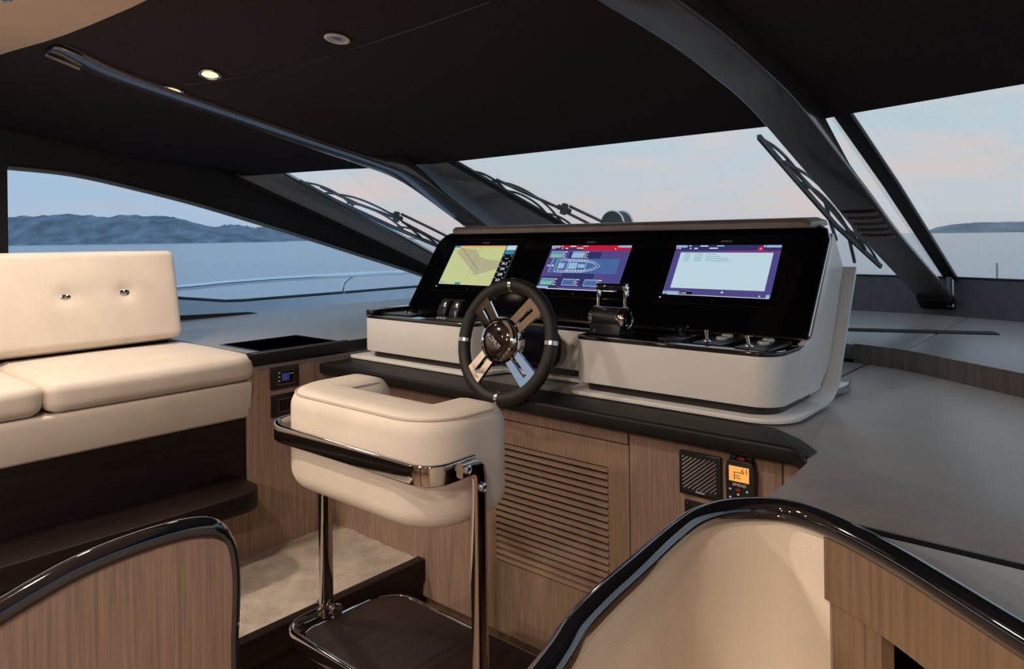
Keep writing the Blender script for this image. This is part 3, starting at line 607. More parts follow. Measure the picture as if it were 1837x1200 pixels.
# ---- throttle
DZ = TOPZ+.010
tl = thing('throttle_lever', 'chrome and black twin throttle lever on the right console deck', 'throttle', (-1.245, 1.96, DZ))
TY = 1.955; ta, tb = -1.340, -1.205; tz = DZ+.048
G().prism(rpoly([(TY-.045, DZ), (TY+.045, DZ), (TY+.03, tz), (TY-.03, tz)], [.004, .004, 0, 0], 3), ta+.012, tb-.01, 'x').mk('pedestal', 'black_plastic', tl, bevel=.003)
G().lathe([(.036, ta+.014), (.037, ta+.018), (.037, tb-.024), (.036, tb-.022)], (0, TY, tz), 'x', 36).mk('drum', 'black_plastic', tl)
G().lathe([(.0372, tb-.026), (.0395, tb-.023), (.0395, tb-.006), (.036, tb), (.028, tb+.001), (.026, tb-.004), (.020, tb-.004), (.018, tb)], (0, TY, tz), 'x', 36, caps=True).mk('end_cap', 'chrome', tl)
G().lathe([(.0335, tb-.001), (.0335, tb+.0022), (.0275, tb+.0022), (.0275, tb)], (0, TY, tz), 'x', 36, caps=False).mk('end_face', 'black_gloss', tl)
G().lathe([(.018, ta-.002), (.030, ta), (.039, ta+.006), (.039, ta+.016), (.037, ta+.018)], (0, TY, tz), 'x', 36).mk('end_cap', 'chrome', tl)
G().prism([(TY+.037*math.cos(q), tz+.0378*math.sin(q)) for q in [math.radians(52+8*k) for k in range(10)]]+[(TY+.03*math.cos(q), tz+.03*math.sin(q)) for q in [math.radians(124-8*k) for k in range(10)]], ta+.03, tb-.026, 'x').mk('lever_cover', 'steel', tl)
hz = tz+.101
for x in (ta+.020, tb-.014):
    G().add([(x-.005, TY-.004, tz+.03), (x+.005, TY-.004, tz+.03), (x+.005, TY+.020, tz+.03), (x-.005, TY+.020, tz+.03), (x-.005, TY+.004, hz+.004), (x+.005, TY+.004, hz+.004), (x+.005, TY+.018, hz+.004), (x-.005, TY+.018, hz+.004)], [(3,2,1,0),(4,5,6,7),(0,1,5,4),(1,2,6,5),(2,3,7,6),(3,0,4,7)]).mk('lever_arm', 'chrome', tl, bevel=.002)
G().lathe([(.0105, ta+.013), (.0115, ta+.016), (.0115, tb-.020), (.0105, tb-.018)], (0, TY+.010, hz), 'x', 20).mk('lever_grip', 'black_gloss', tl)
G().lathe([(.004, tb-.012), (.0085, tb-.008), (.0125, tb-.010), (.0125, tb-.020)], (0, TY+.010, hz), 'x', 20).mk('grip_end', 'chrome', tl)
G().lathe([(.011, ta+.010), (.0125, ta+.013), (.0125, ta+.020)], (0, TY+.010, hz), 'x', 20).mk('grip_end', 'chrome', tl)
text('plinth_print', 'ZF', .012, frame((ta+.035, TY-.0462, DZ+.012), (1, 0, 0), (0, 0, 1)), 'steel', tl)

# ---- switch plates on right deck
def plate(name, label, cat, c, w, l):
    t = thing(name, label, cat, (c[0], c[1], DZ)); G().prism([(a+c[0], b+c[1]) for a, b in rrect(w, l, .006)], DZ-.0005, DZ+.005).mk('plate', 'black_satin', t, bevel=.0015, bang=50)
    return t
t = plate('joystick_control', 'small black joystick on a square plate beside the throttle', 'joystick', (-1.048, 2.005), .080, .165)
G().lathe([(.012, DZ+.004), (.012, DZ+.014), (.022, DZ+.018), (.024, DZ+.028), (.018, DZ+.034), (0, DZ+.035)], (-1.062, 2.035, 0), 'z', 20, caps=False).mk('joystick_knob', 'black_gloss', t)
G().box(-1.028, -1.015, 2.03, 2.06, DZ+.004, DZ+.006).mk('plate_print', 'steel', t)
G().tube([(-1.085, 1.926, DZ+.005), (-1.011, 1.926, DZ+.005)], .0015, 4).mk('plate_edge', 'steel', t)
for k, (cx_, lab) in enumerate(((-.918, 'chrome toggle switch plate with two clear buttons nearest the joystick'), (-.785, 'chrome toggle switch plate with two clear buttons at the deck corner'))):
    t = plate('toggle_switch_plate', lab, 'switch', (cx_, 2.0 if k == 0 else 1.985), .095, .19)
    yb = 1.945 if k == 0 else 1.925
    G().lathe([(.013, DZ+.004), (.012, DZ+.008), (.006, DZ+.010)], (cx_-.018, yb, 0), 'z', 16).mk('toggle_base', 'chrome', t)
    e_ = Vector((cx_-.026, yb+.012, DZ+.034)) if k == 0 else Vector((cx_-.026, yb+.004, DZ+.032))
    G().tube([(cx_-.018, yb, DZ+.008), e_], [.0040, .0062], 12).mk('toggle_lever', 'chrome', t)
    for (bx, by) in ((cx_-.002, yb+.062), (cx_-.012, yb+.125)):
        G().lathe([(.017, DZ+.004), (.017, DZ+.010), (.0145, DZ+.013), (0, DZ+.013)], (bx, by, 0), 'z', 20, caps=False).mk('button', 'clear_button', t)

# ---- left deck instruments
t = thing('chart_tray', 'slim raised black tray at the left end of the console deck', 'tray', (-2.395, 1.99, DZ))
G().prism(rpoly([(-2.425, 1.868), (-2.375, 1.868), (-2.375, 2.10), (-2.425, 2.10)], .006, 3), DZ-.0005, DZ+.022).mk('tray_body', 'black_gloss', t, bevel=.003)
t = thing('touch_pad', 'flat black pad with a round dial on the left console deck', 'control pad', (-2.26, 1.99, DZ))
G().prism(rpoly([(-2.37, 1.90), (-2.18, 1.90), (-2.20, 2.09), (-2.37, 2.09)], .006, 3), DZ-.0005, DZ+.007).mk('pad_plate', 'black_satin', t, bevel=.002)
G().lathe([(.038, DZ+.006), (.036, DZ+.011), (.030, DZ+.011), (.028, DZ+.009), (0, DZ+.009)], (-2.275, 2.0, 0), 'z', 28, caps=False).mk('dial', 'chrome_dark', t)
for k, xx in enumerate((-2.145, -2.075)):
    t = thing('trim_lever', ('black trim lever nearest the round dial, grey faced' if k == 0 else 'black trim lever nearest the steering wheel, grey faced'), 'lever', (xx, 2.06, DZ), 'pair of trim levers on the left deck')
    G().prism([(2.03, DZ), (2.11, DZ), (2.105, DZ+.040), (2.085, DZ+.062), (2.065, DZ+.062), (2.04, DZ+.025)], xx-.024, xx+.024, 'x').mk('lever_body', 'black_plastic', t, bevel=.003)
    G(frame((xx, 2.050, DZ+.046), (1, 0, 0), Vector((0, .025, .037)))).box(-.017, .017, -.016, .016, -.002, .0015).mk('lever_face', 'steel', t, bevel=.002)
t = thing('thruster_panel', 'small black panel with white toggles behind the wheel rim', 'control panel', (-1.96, 1.95, DZ))
G().prism(rpoly([(-2.08, 1.885), (-1.86, 1.885), (-1.86, 2.0), (-2.06, 2.0)], .006, 3), DZ-.0005, DZ+.005).mk('panel_plate', 'black_satin', t, bevel=.002)
for k in range(3): G().box(-2.035+.018*k, -2.023+.018*k, 1.905, 1.917, DZ+.004, DZ+.010).mk('button', 'clear_button', t, bevel=.001)
for xx, yy in ((-2.0, 1.97), (-1.93, 1.965)): G().tube([(xx, yy, DZ+.004), (xx-.004, yy+.004, DZ+.028)], [.003, .004], 8).mk('toggle_lever', 'chrome', t)
# ================================================================== HELM SEAT
hs_ = thing('helm_chair', 'cream leather bolster helm seat on a chrome rail frame with footrest', 'helm chair', (-1.26, 1.05, 0))
def upath(xl, xr, yb, yf, r, z=0): return [Vector((p.x, p.y, z)) for p in fillet([(xl, yf, z), (xl, yb, z), (xr, yb, z), (xr, yf, z)], r, 8)]
cl = upath(-1.484, -1.070, .985, 1.105, .058, .990)
cl[0].y += .03
cl = [cl[0].lerp(cl[1], k/4) for k in range(4)]+cl[1:-1]+[cl[-2].lerp(cl[-1], k/4) for k in range(1, 5)]
sec = rpoly([(-.070, -.117), (.070, -.117), (.070, .115), (-.070, .115)], [.045, .045, .040, .040], 6)
g = G(); 
def cap_round(path, sec):
    loops = []; n = len(path)
    for i, p in enumerate(path):
        t = (path[min(i+1, n-1)]-path[max(i-1, 0)]).normalized(); sd = t.cross(_z).normalized()
        loops.append([p+sd*a+_z*b for a, b in sec])
    def capl(p, t, rv):
        out = []
        for f, o in ((.97, .012), (.88, .030), (.70, .045), (.4, .053)):
            sd = rv.cross(_z).normalized(); out.append([p+t*o+sd*(a*f)+_z*(b*(1-(1-f)*.6)) for a, b in sec])
        return out
    t1 = (path[-1]-path[-2]).normalized(); t0 = (path[0]-path[1]).normalized()
    return list(reversed(capl(path[0], t0, -t0)))+loops+capl(path[-1], t1, t1)
g.loft(cap_round(cl, sec)); bol = g.mk('backrest', 'cream_leather', hs_, ang=70)
def offs(a, b):
    r_ = []
    for i, p in enumerate(cl):
        t = (cl[min(i+1, len(cl)-1)]-cl[max(i-1, 0)]).normalized(); r_.append(p+t.cross(_z).normalized()*a+_z*b)
    return r_
G().tube(offs(.0588, .1040), .0028, 6).mk('piping', 'cream_piping', bol)
G().tube(offs(-.0588, .1040), .0024, 6).mk('piping', 'cream_piping', bol)
G().prism(rpoly([(-1.388, 1.06), (-1.145, 1.06), (-1.145, 1.27), (-1.388, 1.27)], .05, 5), .885, .955).mk('seat_cushion', 'cream_leather', hs_, bevel=.02, bseg=3)
# chrome rail round the bolster
rz = 1.008
rail = fillet([(-1.553, 1.08, rz), (-1.553, .895, rz), (-.978, .895, rz), (-.978, 1.01, rz)], .15, 12)
sR = rrect(.012, .040, .0035, 3)
rl_ = G().tube(dense(rail, .03), 1, sec=sR, up=(0, 0, 1)).mk('rail', 'chrome_dark', hs_)
# legs: bent flat bars
legR = fillet([(-.974, .965, rz), (-.974, 1.018, rz), (-.974, 1.018, .40)], .045, 8)
G().tube(dense(legR, .03), 1, sec=rrect(.030, .022, .004, 2), up=(1, 0, 0)).mk('leg', 'chrome_dark', hs_)
legL = fillet([(-1.552, 1.02, rz), (-1.552, 1.062, rz), (-1.552, 1.062, .50)], .045, 8)
G().tube(dense(legL, .03), 1, sec=rrect(.030, .022, .004, 2), up=(1, 0, 0)).mk('leg', 'chrome_dark', hs_)
for (y, z) in ((.975, rz+.002), (1.017, .965)):
    G().lathe([(.009, -.966), (.009, -.957), (.006, -.9555), (.004, -.9565), (0, -.9565)], (0, y, z), 'x', 16, caps=False).mk('bolt', 'steel', hs_)
# footrest hoop and board
fz = .505
hoop = fillet([(-1.565, 1.085, fz), (-1.565, .945, fz), (-.945, .945, fz), (-.945, 1.10, fz)], .075, 10)
G().tube(dense(hoop, .03), 1, sec=rrect(.014, .034, .004, 2), up=(0, 0, 1)).mk('footrest_hoop', 'chrome_dark', hs_)
G().tube([(-1.60, 1.075, fz+.012), (-1.53, 1.075, fz+.012)], .010, 12).mk('pivot_pin', 'steel', hs_)
G().lathe([(.016, -1.530), (.016, -1.522), (.008, -1.520)], (0, 1.075, fz+.012), 'x', 14).mk('pivot_nut', 'chrome', hs_)
bd = rpoly([(-1.545, .965), (-.96, .965), (-.96, 1.27), (-1.545, 1.27)], [.06, .03, .03, .09], 6)
G().prism(bd, fz-.03, fz-.012).mk('footrest_board', 'wenge_board', hs_, bevel=.002, bang=50)
G().tube([Vector((x, y, fz-.014)) for x, y in bd], .004, 6, closed=True).mk('board_edge', 'chrome_dark', hs_)
G().prism(rpoly([(-1.50, .98), (-1.0, .98), (-1.0, 1.22), (-1.50, 1.22)], .04, 5), 0, fz-.03).mk('pedestal', 'wenge', hs_)

# ================================================================== SOFA
def cushion(name, m, x0, x1, y0, y1, z0, z1, r, puff, X=None, parent=None, div=10, dim=()):
    """soft rounded block: superellipse-rounded grid box with crowned faces"""
    g = G(X); cx_, cy_, cz_ = (x0+x1)/2, (y0+y1)/2, (z0+z1)/2; hx, hy, hz = (x1-x0)/2, (y1-y0)/2, (z1-z0)/2
    bm = bmesh.new(); bmesh.ops.create_cube(bm, size=2)
    bmesh.ops.subdivide_edges(bm, edges=bm.edges[:], cuts=div*2, use_grid_fill=True)
    vs = []
    for v in bm.verts:
        p = Vector((v.co.x*hx, v.co.y*hy, v.co.z*hz)); 
        # denser rounding: pull onto rounded box
        q = Vector((max(-hx+r, min(hx-r, p.x)), max(-hy+r, min(hy-r, p.y)), max(-hz+r, min(hz-r, p.z)))); d = p-q
        if d.length > 1e-6: p = q+d.normalized()*r
        fx, fy, fz_ = 1-(p.x/hx)**2, 1-(p.y/hy)**2, 1-(p.z/hz)**2
        p = p+Vector(((p.x/hx)*puff*fy*fz_, (p.y/hy)*puff*.5*fx*fz_, (p.z/hz)*puff*fx*fy))
        for (dx, dy, dz, dr, dd) in dim:
            k = math.exp(-((p.y-dy)**2+(p.z-dz)**2)/(dr*dr))
            if p.x > 0: p.x -= dd*k
        vs.append(p+Vector((cx_, cy_, cz_)))
    fs = [[v.index for v in f.verts] for f in bm.faces]; bm.free()
    g.add(vs, fs); return g.mk(name, m, parent, ang=80)
sf = thing('sofa_base', 'cream upholstered sofa base on a dark wooden plinth', 'sofa', (-2.9, .5, .3))
g = G(); ss = [(-2.492, .925), (-2.492, .90), (-2.506, .80), (-2.512, .790), (-3.2, .790), (-3.2, .925)]
g.prism([(a, b) for a, b in ss], -1.2, 1.395, 'y').mk('upholstered_band', 'cream_leather', sf, bevel=.008, bseg=3)
G().box(-3.2, -2.515, -1.2, 1.375, .53, .792).mk('plinth_board', 'wenge', sf)
G().prism(rpoly([(-2.51, -1.2), (-2.285, -1.2), (-2.285, 1.33), (-2.51, 1.33)], [0, 0, .09, 0], 8), .525, .590).mk('step_board', 'wenge', sf, bevel=.004, bang=50)
for y0, y1, lab in ((.722, 1.412, 'cream sofa seat cushion at the forward end, below the buttoned backrest'), (.02, .716, 'cream sofa seat cushion cut by the left edge of the photo')):
    c = cushion('seat_cushion', 'cream_leather', -3.10, -2.488, y0, y1, .928, 1.028, .035, .012); tag(c, lab, 'cushion', 'sofa seat cushions')
# backrest cushion, leaning to port
BX = Matrix.Translation((-2.985, 0, 1.062)) @ Matrix.Rotation(math.radians(-13), 4, 'Y')
# local: x toward room (front face at 0), z up
def back_local(px, py):
    n_ = BX.to_3x3() @ Vector((1, 0, 0)); p = onplane(px, py, BX @ Vector((0, 0, 0)), n_); return BX.inverted() @ p
b1, b2_ = back_local(118, 533), back_local(224, 524)
yc, zc = (.30+1.365)/2, .18
bk = cushion('back_cushion', 'cream_leather', -.13, 0, .30, 1.365, 0, .365, .022, .008, BX, None, 26, [(0, b1.y-yc, b1.z-.1825, .035, .014), (0, b2_.y-yc, b2_.z-.1825, .035, .014), (0, (b1.y+b2_.y)/2-yc, (b1.z+b2_.z)/2-.1825, .05, .004)])
tag(bk, 'cream leather sofa backrest with two tufted buttons', 'cushion')
for b in (b1, b2_):
    o = G(BX @ Matrix.Translation((-.012, b.y, b.z)) @ Matrix.Diagonal((1, 1, .55, 1))).lathe([(.022, 0), (.020, .008), (.012, .012), (0, .013)], (0, 0, 0), 'x', 20, caps=False).mk('button', 'chrome_dark', bk)
    G(BX @ Matrix.Translation((-.001, b.y, b.z))).lathe([(.005, 0), (.003, .004), (0, .005)], (0, 0, 0), 'x', 10, caps=False).mk('button_stud', 'steel', o)
bk2 = cushion('back_cushion', 'cream_leather', -.13, 0, -.70, .293, 0, .365, .022, .008, BX, None, 8); tag(bk2, 'cream leather sofa backrest further aft along the sofa', 'cushion')
# frame of the sofa back (dark) behind the cushions
G().box(-3.2, -3.12, -1.2, 1.36, .9, 1.06).mk('back_board', 'wenge', sf)

# ================================================================== PARTITIONS WITH BLACK HANDRAILS
lp = thing('partition_panel', 'oak panel with a black tube handrail rounding its top corner, lower left', 'partition', (-1.02, .1, 0))
LXp = -1.02
pth = [ax(x, y, LXp) for x, y in [(0, 1098), (60, 1062), (130, 1023), (200, 992), (280, 964), (345, 948), (385, 950), (408, 972), (417, 1010), (419, 1060), (417, 1120), (416, 1180)]]
d0 = (pth[0]-pth[1]).normalized()
pth = [pth[0]+d0*.5, pth[0]+d0*.2]+pth+[Vector((LXp, pth[-1].y, .5)), Vector((LXp, pth[-1].y, .02))]
sp_ = smoothp(pth, 6)
rad = [.0155 if p.z > .93 and p.y < .50 else None for p in sp_]
nn = len(sp_); ik = max(i for i in range(nn) if rad[i])
rad = [r if r else max(.010, .0155-.0008*(i-ik)) for i, r in enumerate(rad)]
G().tube(sp_, rad, 14).mk('handrail', 'black_gloss', lp)
pol = [(p.y, p.z) for p in sp_]+[(sp_[0].y, .02)]
G().prism(pol, LXp-.012, LXp+.008, 'x').mk('panel', 'oak', lp)
rp = thing('stair_partition', 'curved stairwell partition with a thick glossy black handrail, lower right', 'partition', (-.3, .9, 0))
pr_px = [(990, 1200), (1035, 1130), (1085, 1076), (1145, 1022), (1205, 967), (1250, 934), (1305, 917), (1375, 914), (1430, 922), (1500, 948), (1600, 1000), (1700, 1061), (1800, 1124), (1837, 1147)]
pp = [az(x, y, 1.03) for x, y in pr_px]
_d = (pp[0]-pp[2]).normalized(); pp = [pp[0]+_d*.45, pp[0]+_d*.2]+pp+[pp[-1]+(pp[-1]-pp[-4]).normalized()*.25, pp[-1]+(pp[-1]-pp[-4]).normalized()*.6]
rs = smoothp(pp, 6)
G().tube(rs, .0178, 16).mk('handrail', 'black_gloss', rp)
# leather lining up to the veneer, then veneer panels with a niche
k0 = min(range(len(rs)), key=lambda i: (rs[i]-az(1488, 940, 1.03)).length)
def wall(name, path, z0, z1, m, inset=0, th=.02):
    n = len(path); L_ = []
    nm = []
    for i, p in enumerate(path):
        t = (path[min(i+1, n-1)]-path[max(i-1, 0)]).normalized(); nm.append(Vector((t.y, -t.x, 0)))   # toward the stairwell
    A = [Vector((p.x, p.y, z0))+q*inset for p, q in zip(path, nm)]; B = [Vector((p.x, p.y, z1))+q*inset for p, q in zip(path, nm)]
    A2 = [a-q*th for a, q in zip(A, nm)]; B2 = [b-q*th for b, q in zip(B, nm)]
    g = G(); g.loft([A, B, B2, A2, A], cap=False, closed=False); g.f += [[0, n, 2*n, 3*n], [n-1, 2*n-1, 3*n-1, 4*n-1]]
    return g.mk(name, m, rp)
wall('leather_lining', rs[:k0+1], .02, 1.02, 'cream_leather')
wp_ = rs[k0:]
def at_len(path, s):
    for a, b in zip(path, path[1:]):
        l = (b-a).length
        if s <= l: return a+(b-a)*(s/l)
        s -= l
    return path[-1]
def seg(s0, s1, k=10): return [at_len(wp_, s0+(s1-s0)*i/k) for i in range(k+1)]
tot = sum((b-a).length for a, b in zip(wp_, wp_[1:]))
wall('apron', seg(0, tot-.001, 30), .926, 1.015, 'oak_warm', .010)
wall('stile', seg(.008, .066, 4), .02, .924, 'oak_warm', .004)
wall('stile', seg(.069, .098, 4), .02, .924, 'oak_warm', .006)
wall('niche_back', seg(.098, tot-.001, 20), .02, .912, 'oak_warm', -.10, .02)

# ================================================================== OVERHEAD BEAMS
def beam(name, label, xf, ys, ZB):
    t = thing(name, label, 'beam', (xf(3.0), 2.6, 1.2))
    path = [Vector((xf(y), y, lerp(ZB, y))) for y in ys]
    sm = smoothp(path, 5)
    # section: shallow U, face down
    loops = []
    for i, p in enumerate(sm):
        h = max(.024, min(.12, ceil_z(p.x, p.y)-p.z+.012) if p.y < 2.5 else .10-.2*(p.y-2.5)); tt = (sm[min(i+1, len(sm)-1)]-sm[max(i-1, 0)]).normalized()
        sd = Vector((1, 0, 0)); un = sd.cross(tt).normalized()
        loops.append([p+sd*a+un*b for a, b in rpoly([(-.080, 0), (.080, 0), (.080, h), (-.080, h)], [.010, .010, .004, .004], 3)])
    G().loft(loops).mk('beam_body', 'beam_lacquer', t)
    return t, sm
def xr(y): return -.90+max(0, y-2.6)*.082
ysr = [.85, 1.1, 1.45, 1.68, 1.88, 2.1, 2.3, 2.5, 2.73, 3.08, 3.38, 3.875, 4.22]
tR, smR = beam('overhead_beam', 'wide glossy dark beam sweeping from ceiling to the sill, right of the console', xr, ysr, ZB)
def xl(y): return -3.07-max(0, y-2.6)*.03
ysl = [.93, .97, 1.03, 1.15, 1.417, 1.7, 2.05, 2.4, 2.7, 3.08, 3.38, 3.875, 4.22]
tL, smL = beam('overhead_beam', 'glossy dark beam with a pale tip sweeping down behind the left display', xl, ysl, ZBL)
for t, sm, xf, ZB_ in ((tR, smR, xr, ZB), (tL, smL, xl, ZBL)):
    # air vent fins across the face
    for k in range(5):
        y = 3.19+.052*k; z = lerp(ZB_, y)
        G().tube([(xf(y)-.066, y, z-.004), (xf(y)-.03, y+.004, z-.0075), (xf(y)+.03, y+.004, z-.0075), (xf(y)+.066, y, z-.004)], 1, sec=[(-.010, -.003), (.010, -.003), (.008, .004), (-.008, .004)], up=(0, .3, 1)).mk('vent_fin', 'taupe_metal', t)
    ya, yb = 3.165, 3.425
    G().add([(xf(ya)-.07, ya, lerp(ZB_, ya)-.0008), (xf(ya)+.07, ya, lerp(ZB_, ya)-.0008), (xf(yb)+.07, yb, lerp(ZB_, yb)-.0008), (xf(yb)-.07, yb, lerp(ZB_, yb)-.0008), (xf(ya)-.07, ya, lerp(ZB_, ya)+.01), (xf(ya)+.07, ya, lerp(ZB_, ya)+.01), (xf(yb)+.07, yb, lerp(ZB_, yb)+.01), (xf(yb)-.07, yb, lerp(ZB_, yb)+.01)], [(0,1,2,3),(4,5,6,7),(0,1,5,4),(1,2,6,5),(2,3,7,6),(3,0,4,7)]).mk('vent_slot', 'black_satin', t)
    p = sm[-1]
    G().tube([p+Vector((0, -.05, .025)), p+Vector((0, .03, -.012)), p+Vector((0, .055, -.03))], 1, sec=rrect(.165, .05, .015), up=(0, 0, 1)).mk('beam_foot', 'black_leather', t, bevel=.008)
p = smL[0]
G().tube(fillet([(p.x-.076, p.y+.11, lerp(ZBL, p.y+.11)-.004), (p.x-.078, p.y-.014, p.z-.002), (p.x+.078, p.y-.014, p.z-.002), (p.x+.076, p.y+.07, lerp(ZBL, p.y+.07)-.004)], .03, 5), .007, 8).mk('beam_tip', 'steel', tL)

# ================================================================== CEILING LIGHTS
def downlight(px, py, lit, label, power=6):
    p = on_ceiling(px, py); return downlight_at(p, lit, label, power)
def downlight_at(p, lit, label, power, size=1.0, z=None, spread=110):
    t = thing('ceiling_light', label, 'ceiling light', (p.x, p.y, p.z-.004), 'recessed ceiling downlights')
    nx_ = Vector((ceil_z(p.x+.02, p.y)-ceil_z(p.x-.02, p.y), ceil_z(p.x, p.y+.02)-ceil_z(p.x, p.y-.02), -.04)).normalized() if z is None else Vector((0, 0, -1))
    e1 = nx_.orthogonal().normalized(); X = frame(p+nx_*.003, e1, nx_.cross(e1)); s = size
    G(X).lathe([(.030*s, .0), (.042*s, .001), (.043*s, .006), (.036*s, .009), (.031*s, .007), (.028*s, .0)], seg=28, caps=False).mk('trim_ring', 'white_lacquer' if not lit else 'steel', t)
    G(X).lathe([(.031*s, .001), (.030*s, .004), (0, .0045)], seg=24, caps=False).mk('lens', ('lamp_glow' if lit else 'lamp_off'), t)
    if not lit:
        G(X).lathe([(.018*s, .004), (.016*s, .008), (0, .009)], seg=20, caps=False).mk('lamp_core', 'chrome_dark', t)
    if power:
        ld = bpy.data.lights.new('lamp', 'SPOT'); ld.energy = power; ld.color = (1, .85, .70); ld.spot_size = math.radians(spread); ld.spot_blend = .8; ld.shadow_soft_size = .05
        lo = bpy.data.objects.new('lamp', ld); COL.objects.link(lo); lo.parent = t; lo.location = nx_*.03
        lo.rotation_euler = nx_.to_track_quat('-Z', 'Y').to_euler()
    return t
downlight(377, 131, True, 'lit recessed ceiling light glowing warm, larger of two beside the left beam', 10)
downlight(311, 158, True, 'lit recessed ceiling light tucked against the left beam', 5)
downlight(605, 66, False, 'unlit chrome ringed ceiling light in the dark headliner', 0)
# unseen downlights added in the aft cream ceiling, lighting the room from behind
for i, (x, y, pw_) in enumerate(((-2.55, .62, 38), (-2.55, -.75, 26), (-1.35, .10, 40), (-1.35, -1.3, 125), (-.1, -.25, 26), (-.1, -1.6, 145), (1.0, -.6, 50))):
    lab = ('warm downlight over the sofa near the cream edge', 'warm downlight over the aft end of the sofa', 'warm downlight behind the helm seat', 'warm downlight over the saloon middle', 'warm downlight over the stair partition', 'warm downlight over the saloon at starboard', 'warm downlight nearest the starboard window')[i]
    downlight_at(Vector((x, y, (ceil_z(x, lerp(CREAM, x))-.012 if y > -.5 else 2.17)-.002)), True, lab+' in the cream ceiling, added out of view', pw_, 1.0, z=1, spread=168)
# courtesy lamp low in the stairwell
cl_ = thing('courtesy_light', 'small warm courtesy light low in the stairwell', 'light', (-.16, .42, .45))
G().lathe([(.03, .45), (.034, .455), (.03, .47), (0, .472)], (-.16, .42, 0), 'z', 20, caps=False).mk('lens', 'lamp_warm', cl_)
G().lathe([(.042, .42), (.042, .45), (.034, .452)], (-.16, .42, 0), 'z', 20).mk('housing', 'steel', cl_)
G().lathe([(.016, 0), (.016, .425)], (-.16, .42, 0), 'z', 12).mk('post', 'steel', cl_)
ld = bpy.data.lights.new('lamp', 'POINT'); ld.energy = 4.5; ld.color = (1, .74, .48); ld.shadow_soft_size = .05
lo = bpy.data.objects.new('lamp', ld); COL.objects.link(lo); lo.parent = cl_; lo.location = (0, 0, .07)

# ================================================================== THINGS ON THE CABINETS
Y0 = FY-.001
sk = thing('speaker', 'square black speaker with a diagonal ribbed grille below the counter', 'speaker', (-.867, Y0, .76))
G().box(-.927, -.808, Y0-.012, Y0, .760, .876).mk('frame', 'black_satin', sk, bevel=.004)
SX = frame((-.867, Y0-.0125, .818), (1, 0, 0), (0, 0, 1))
G(SX).box(-.050, .050, -.048, .050, -.001, .0008).mk('grille_pocket', 'black_plastic', sk)
g = G(SX)
for k in range(17):
    c = -.085+.0105*k     # lines v = u*0.8 + c clipped to the square
    pts = []
    for u in [i*.002-.048 for i in range(49)]:
        v = u*.85+c
        if -.040 < v < .046: pts.append((u, v))
    if len(pts) > 2: g.tube([(pts[0][0], pts[0][1], .0015), (pts[-1][0], pts[-1][1], .0015)], .0018, 5)
g.mk('grille_ribs', 'steel', sk)
text('brand_print', 'SIMRAD', .0075, SX @ Matrix.Translation((.002, -.0445, .002)), 'white_print', sk)
rd = thing('handheld_radio', 'black handheld radio with an orange screen hanging beside the speaker', 'radio', (-.752, Y0, .73))
RX = frame((-.752, Y0-.0005, .812), (1, 0, 0), (0, 0, 1))
G(RX).prism(rpoly([(-.035, -.082), (.035, -.082), (.039, .035), (.034, .072), (-.034, .072), (-.039, .035)], [.012, .012, .03, .014, .014, .03], 4), 0, .026).mk('body', 'black_plastic', rd, bevel=.004, bang=50)
for x in (-.020, .022): G(RX).box(x-.008, x+.008, .070, .083, .006, .02).mk('clip', 'black_plastic', rd, bevel=.003)
G(RX).box(-.009, .012, .069, .078, .008, .022).mk('distress_key', 'red_plastic', rd, bevel=.002)
sc = G(RX).box(-.027, .025, .018, .056, .0255, .0268).mk('screen', 'lcd_amber', rd)
text('channel_digits', '61', .020, RX @ Matrix.Translation((.014, .045, .0271)), 'lcd_ink', sc)
G(RX).box(-.014, -.012, .022, .042, .0268, .0272).box(-.014, .006, .040, .042, .0268, .0272).box(-.012, .004, .026, .028, .0268, .0272).box(-.012, .002, .032, .034, .0268, .0272).mk('screen_marks', 'lcd_ink', sc, smooth=False)
text('brand_print', 'SIMRAD', .0105, RX @ Matrix.Translation((0, .0095, .0266)), 'white_print', rd)
G(RX).box(-.008, .003, -.006, .0, .0255, .0285).mk('red_key', 'red_plastic', rd, bevel=.001)
for (x, y) in ((-.024, -.003), (.020, -.003), (-.024, -.024), (.020, -.024), (-.024, -.045), (.020, -.045), (-.003, -.014), (-.003, -.025), (-.003, -.038), (-.015, -.027), (.010, -.027), (-.003, -.048)):
    G(RX).box(x-.0028, x+.0028, y-.0020, y+.0020, .0255, .0275).mk('key', 'white_print', rd)
sk2 = thing('socket_panel', 'small black socket panel half hidden under the speaker', 'panel', (-.86, Y0, .62))
G().box(-.915, -.805, Y0-.006, Y0, .640, .745).mk('plate', 'black_satin', sk2, bevel=.002)
for x, z in ((-.905, .737), (-.815, .737)): G().lathe([(.003, -.008), (.0028, -.0095), (0, -.0098)], (x, Y0, z), 'y', 10, caps=False).mk('screw', 'steel', sk2)
for k in range(2): G().lathe([(.016, -.006), (.016, -.012), (.012, -.013), (.010, -.008)], (-.88+.045*k, Y0, .69), 'y', 18).mk('socket', 'black_plastic', sk2)
X0 = -2.501
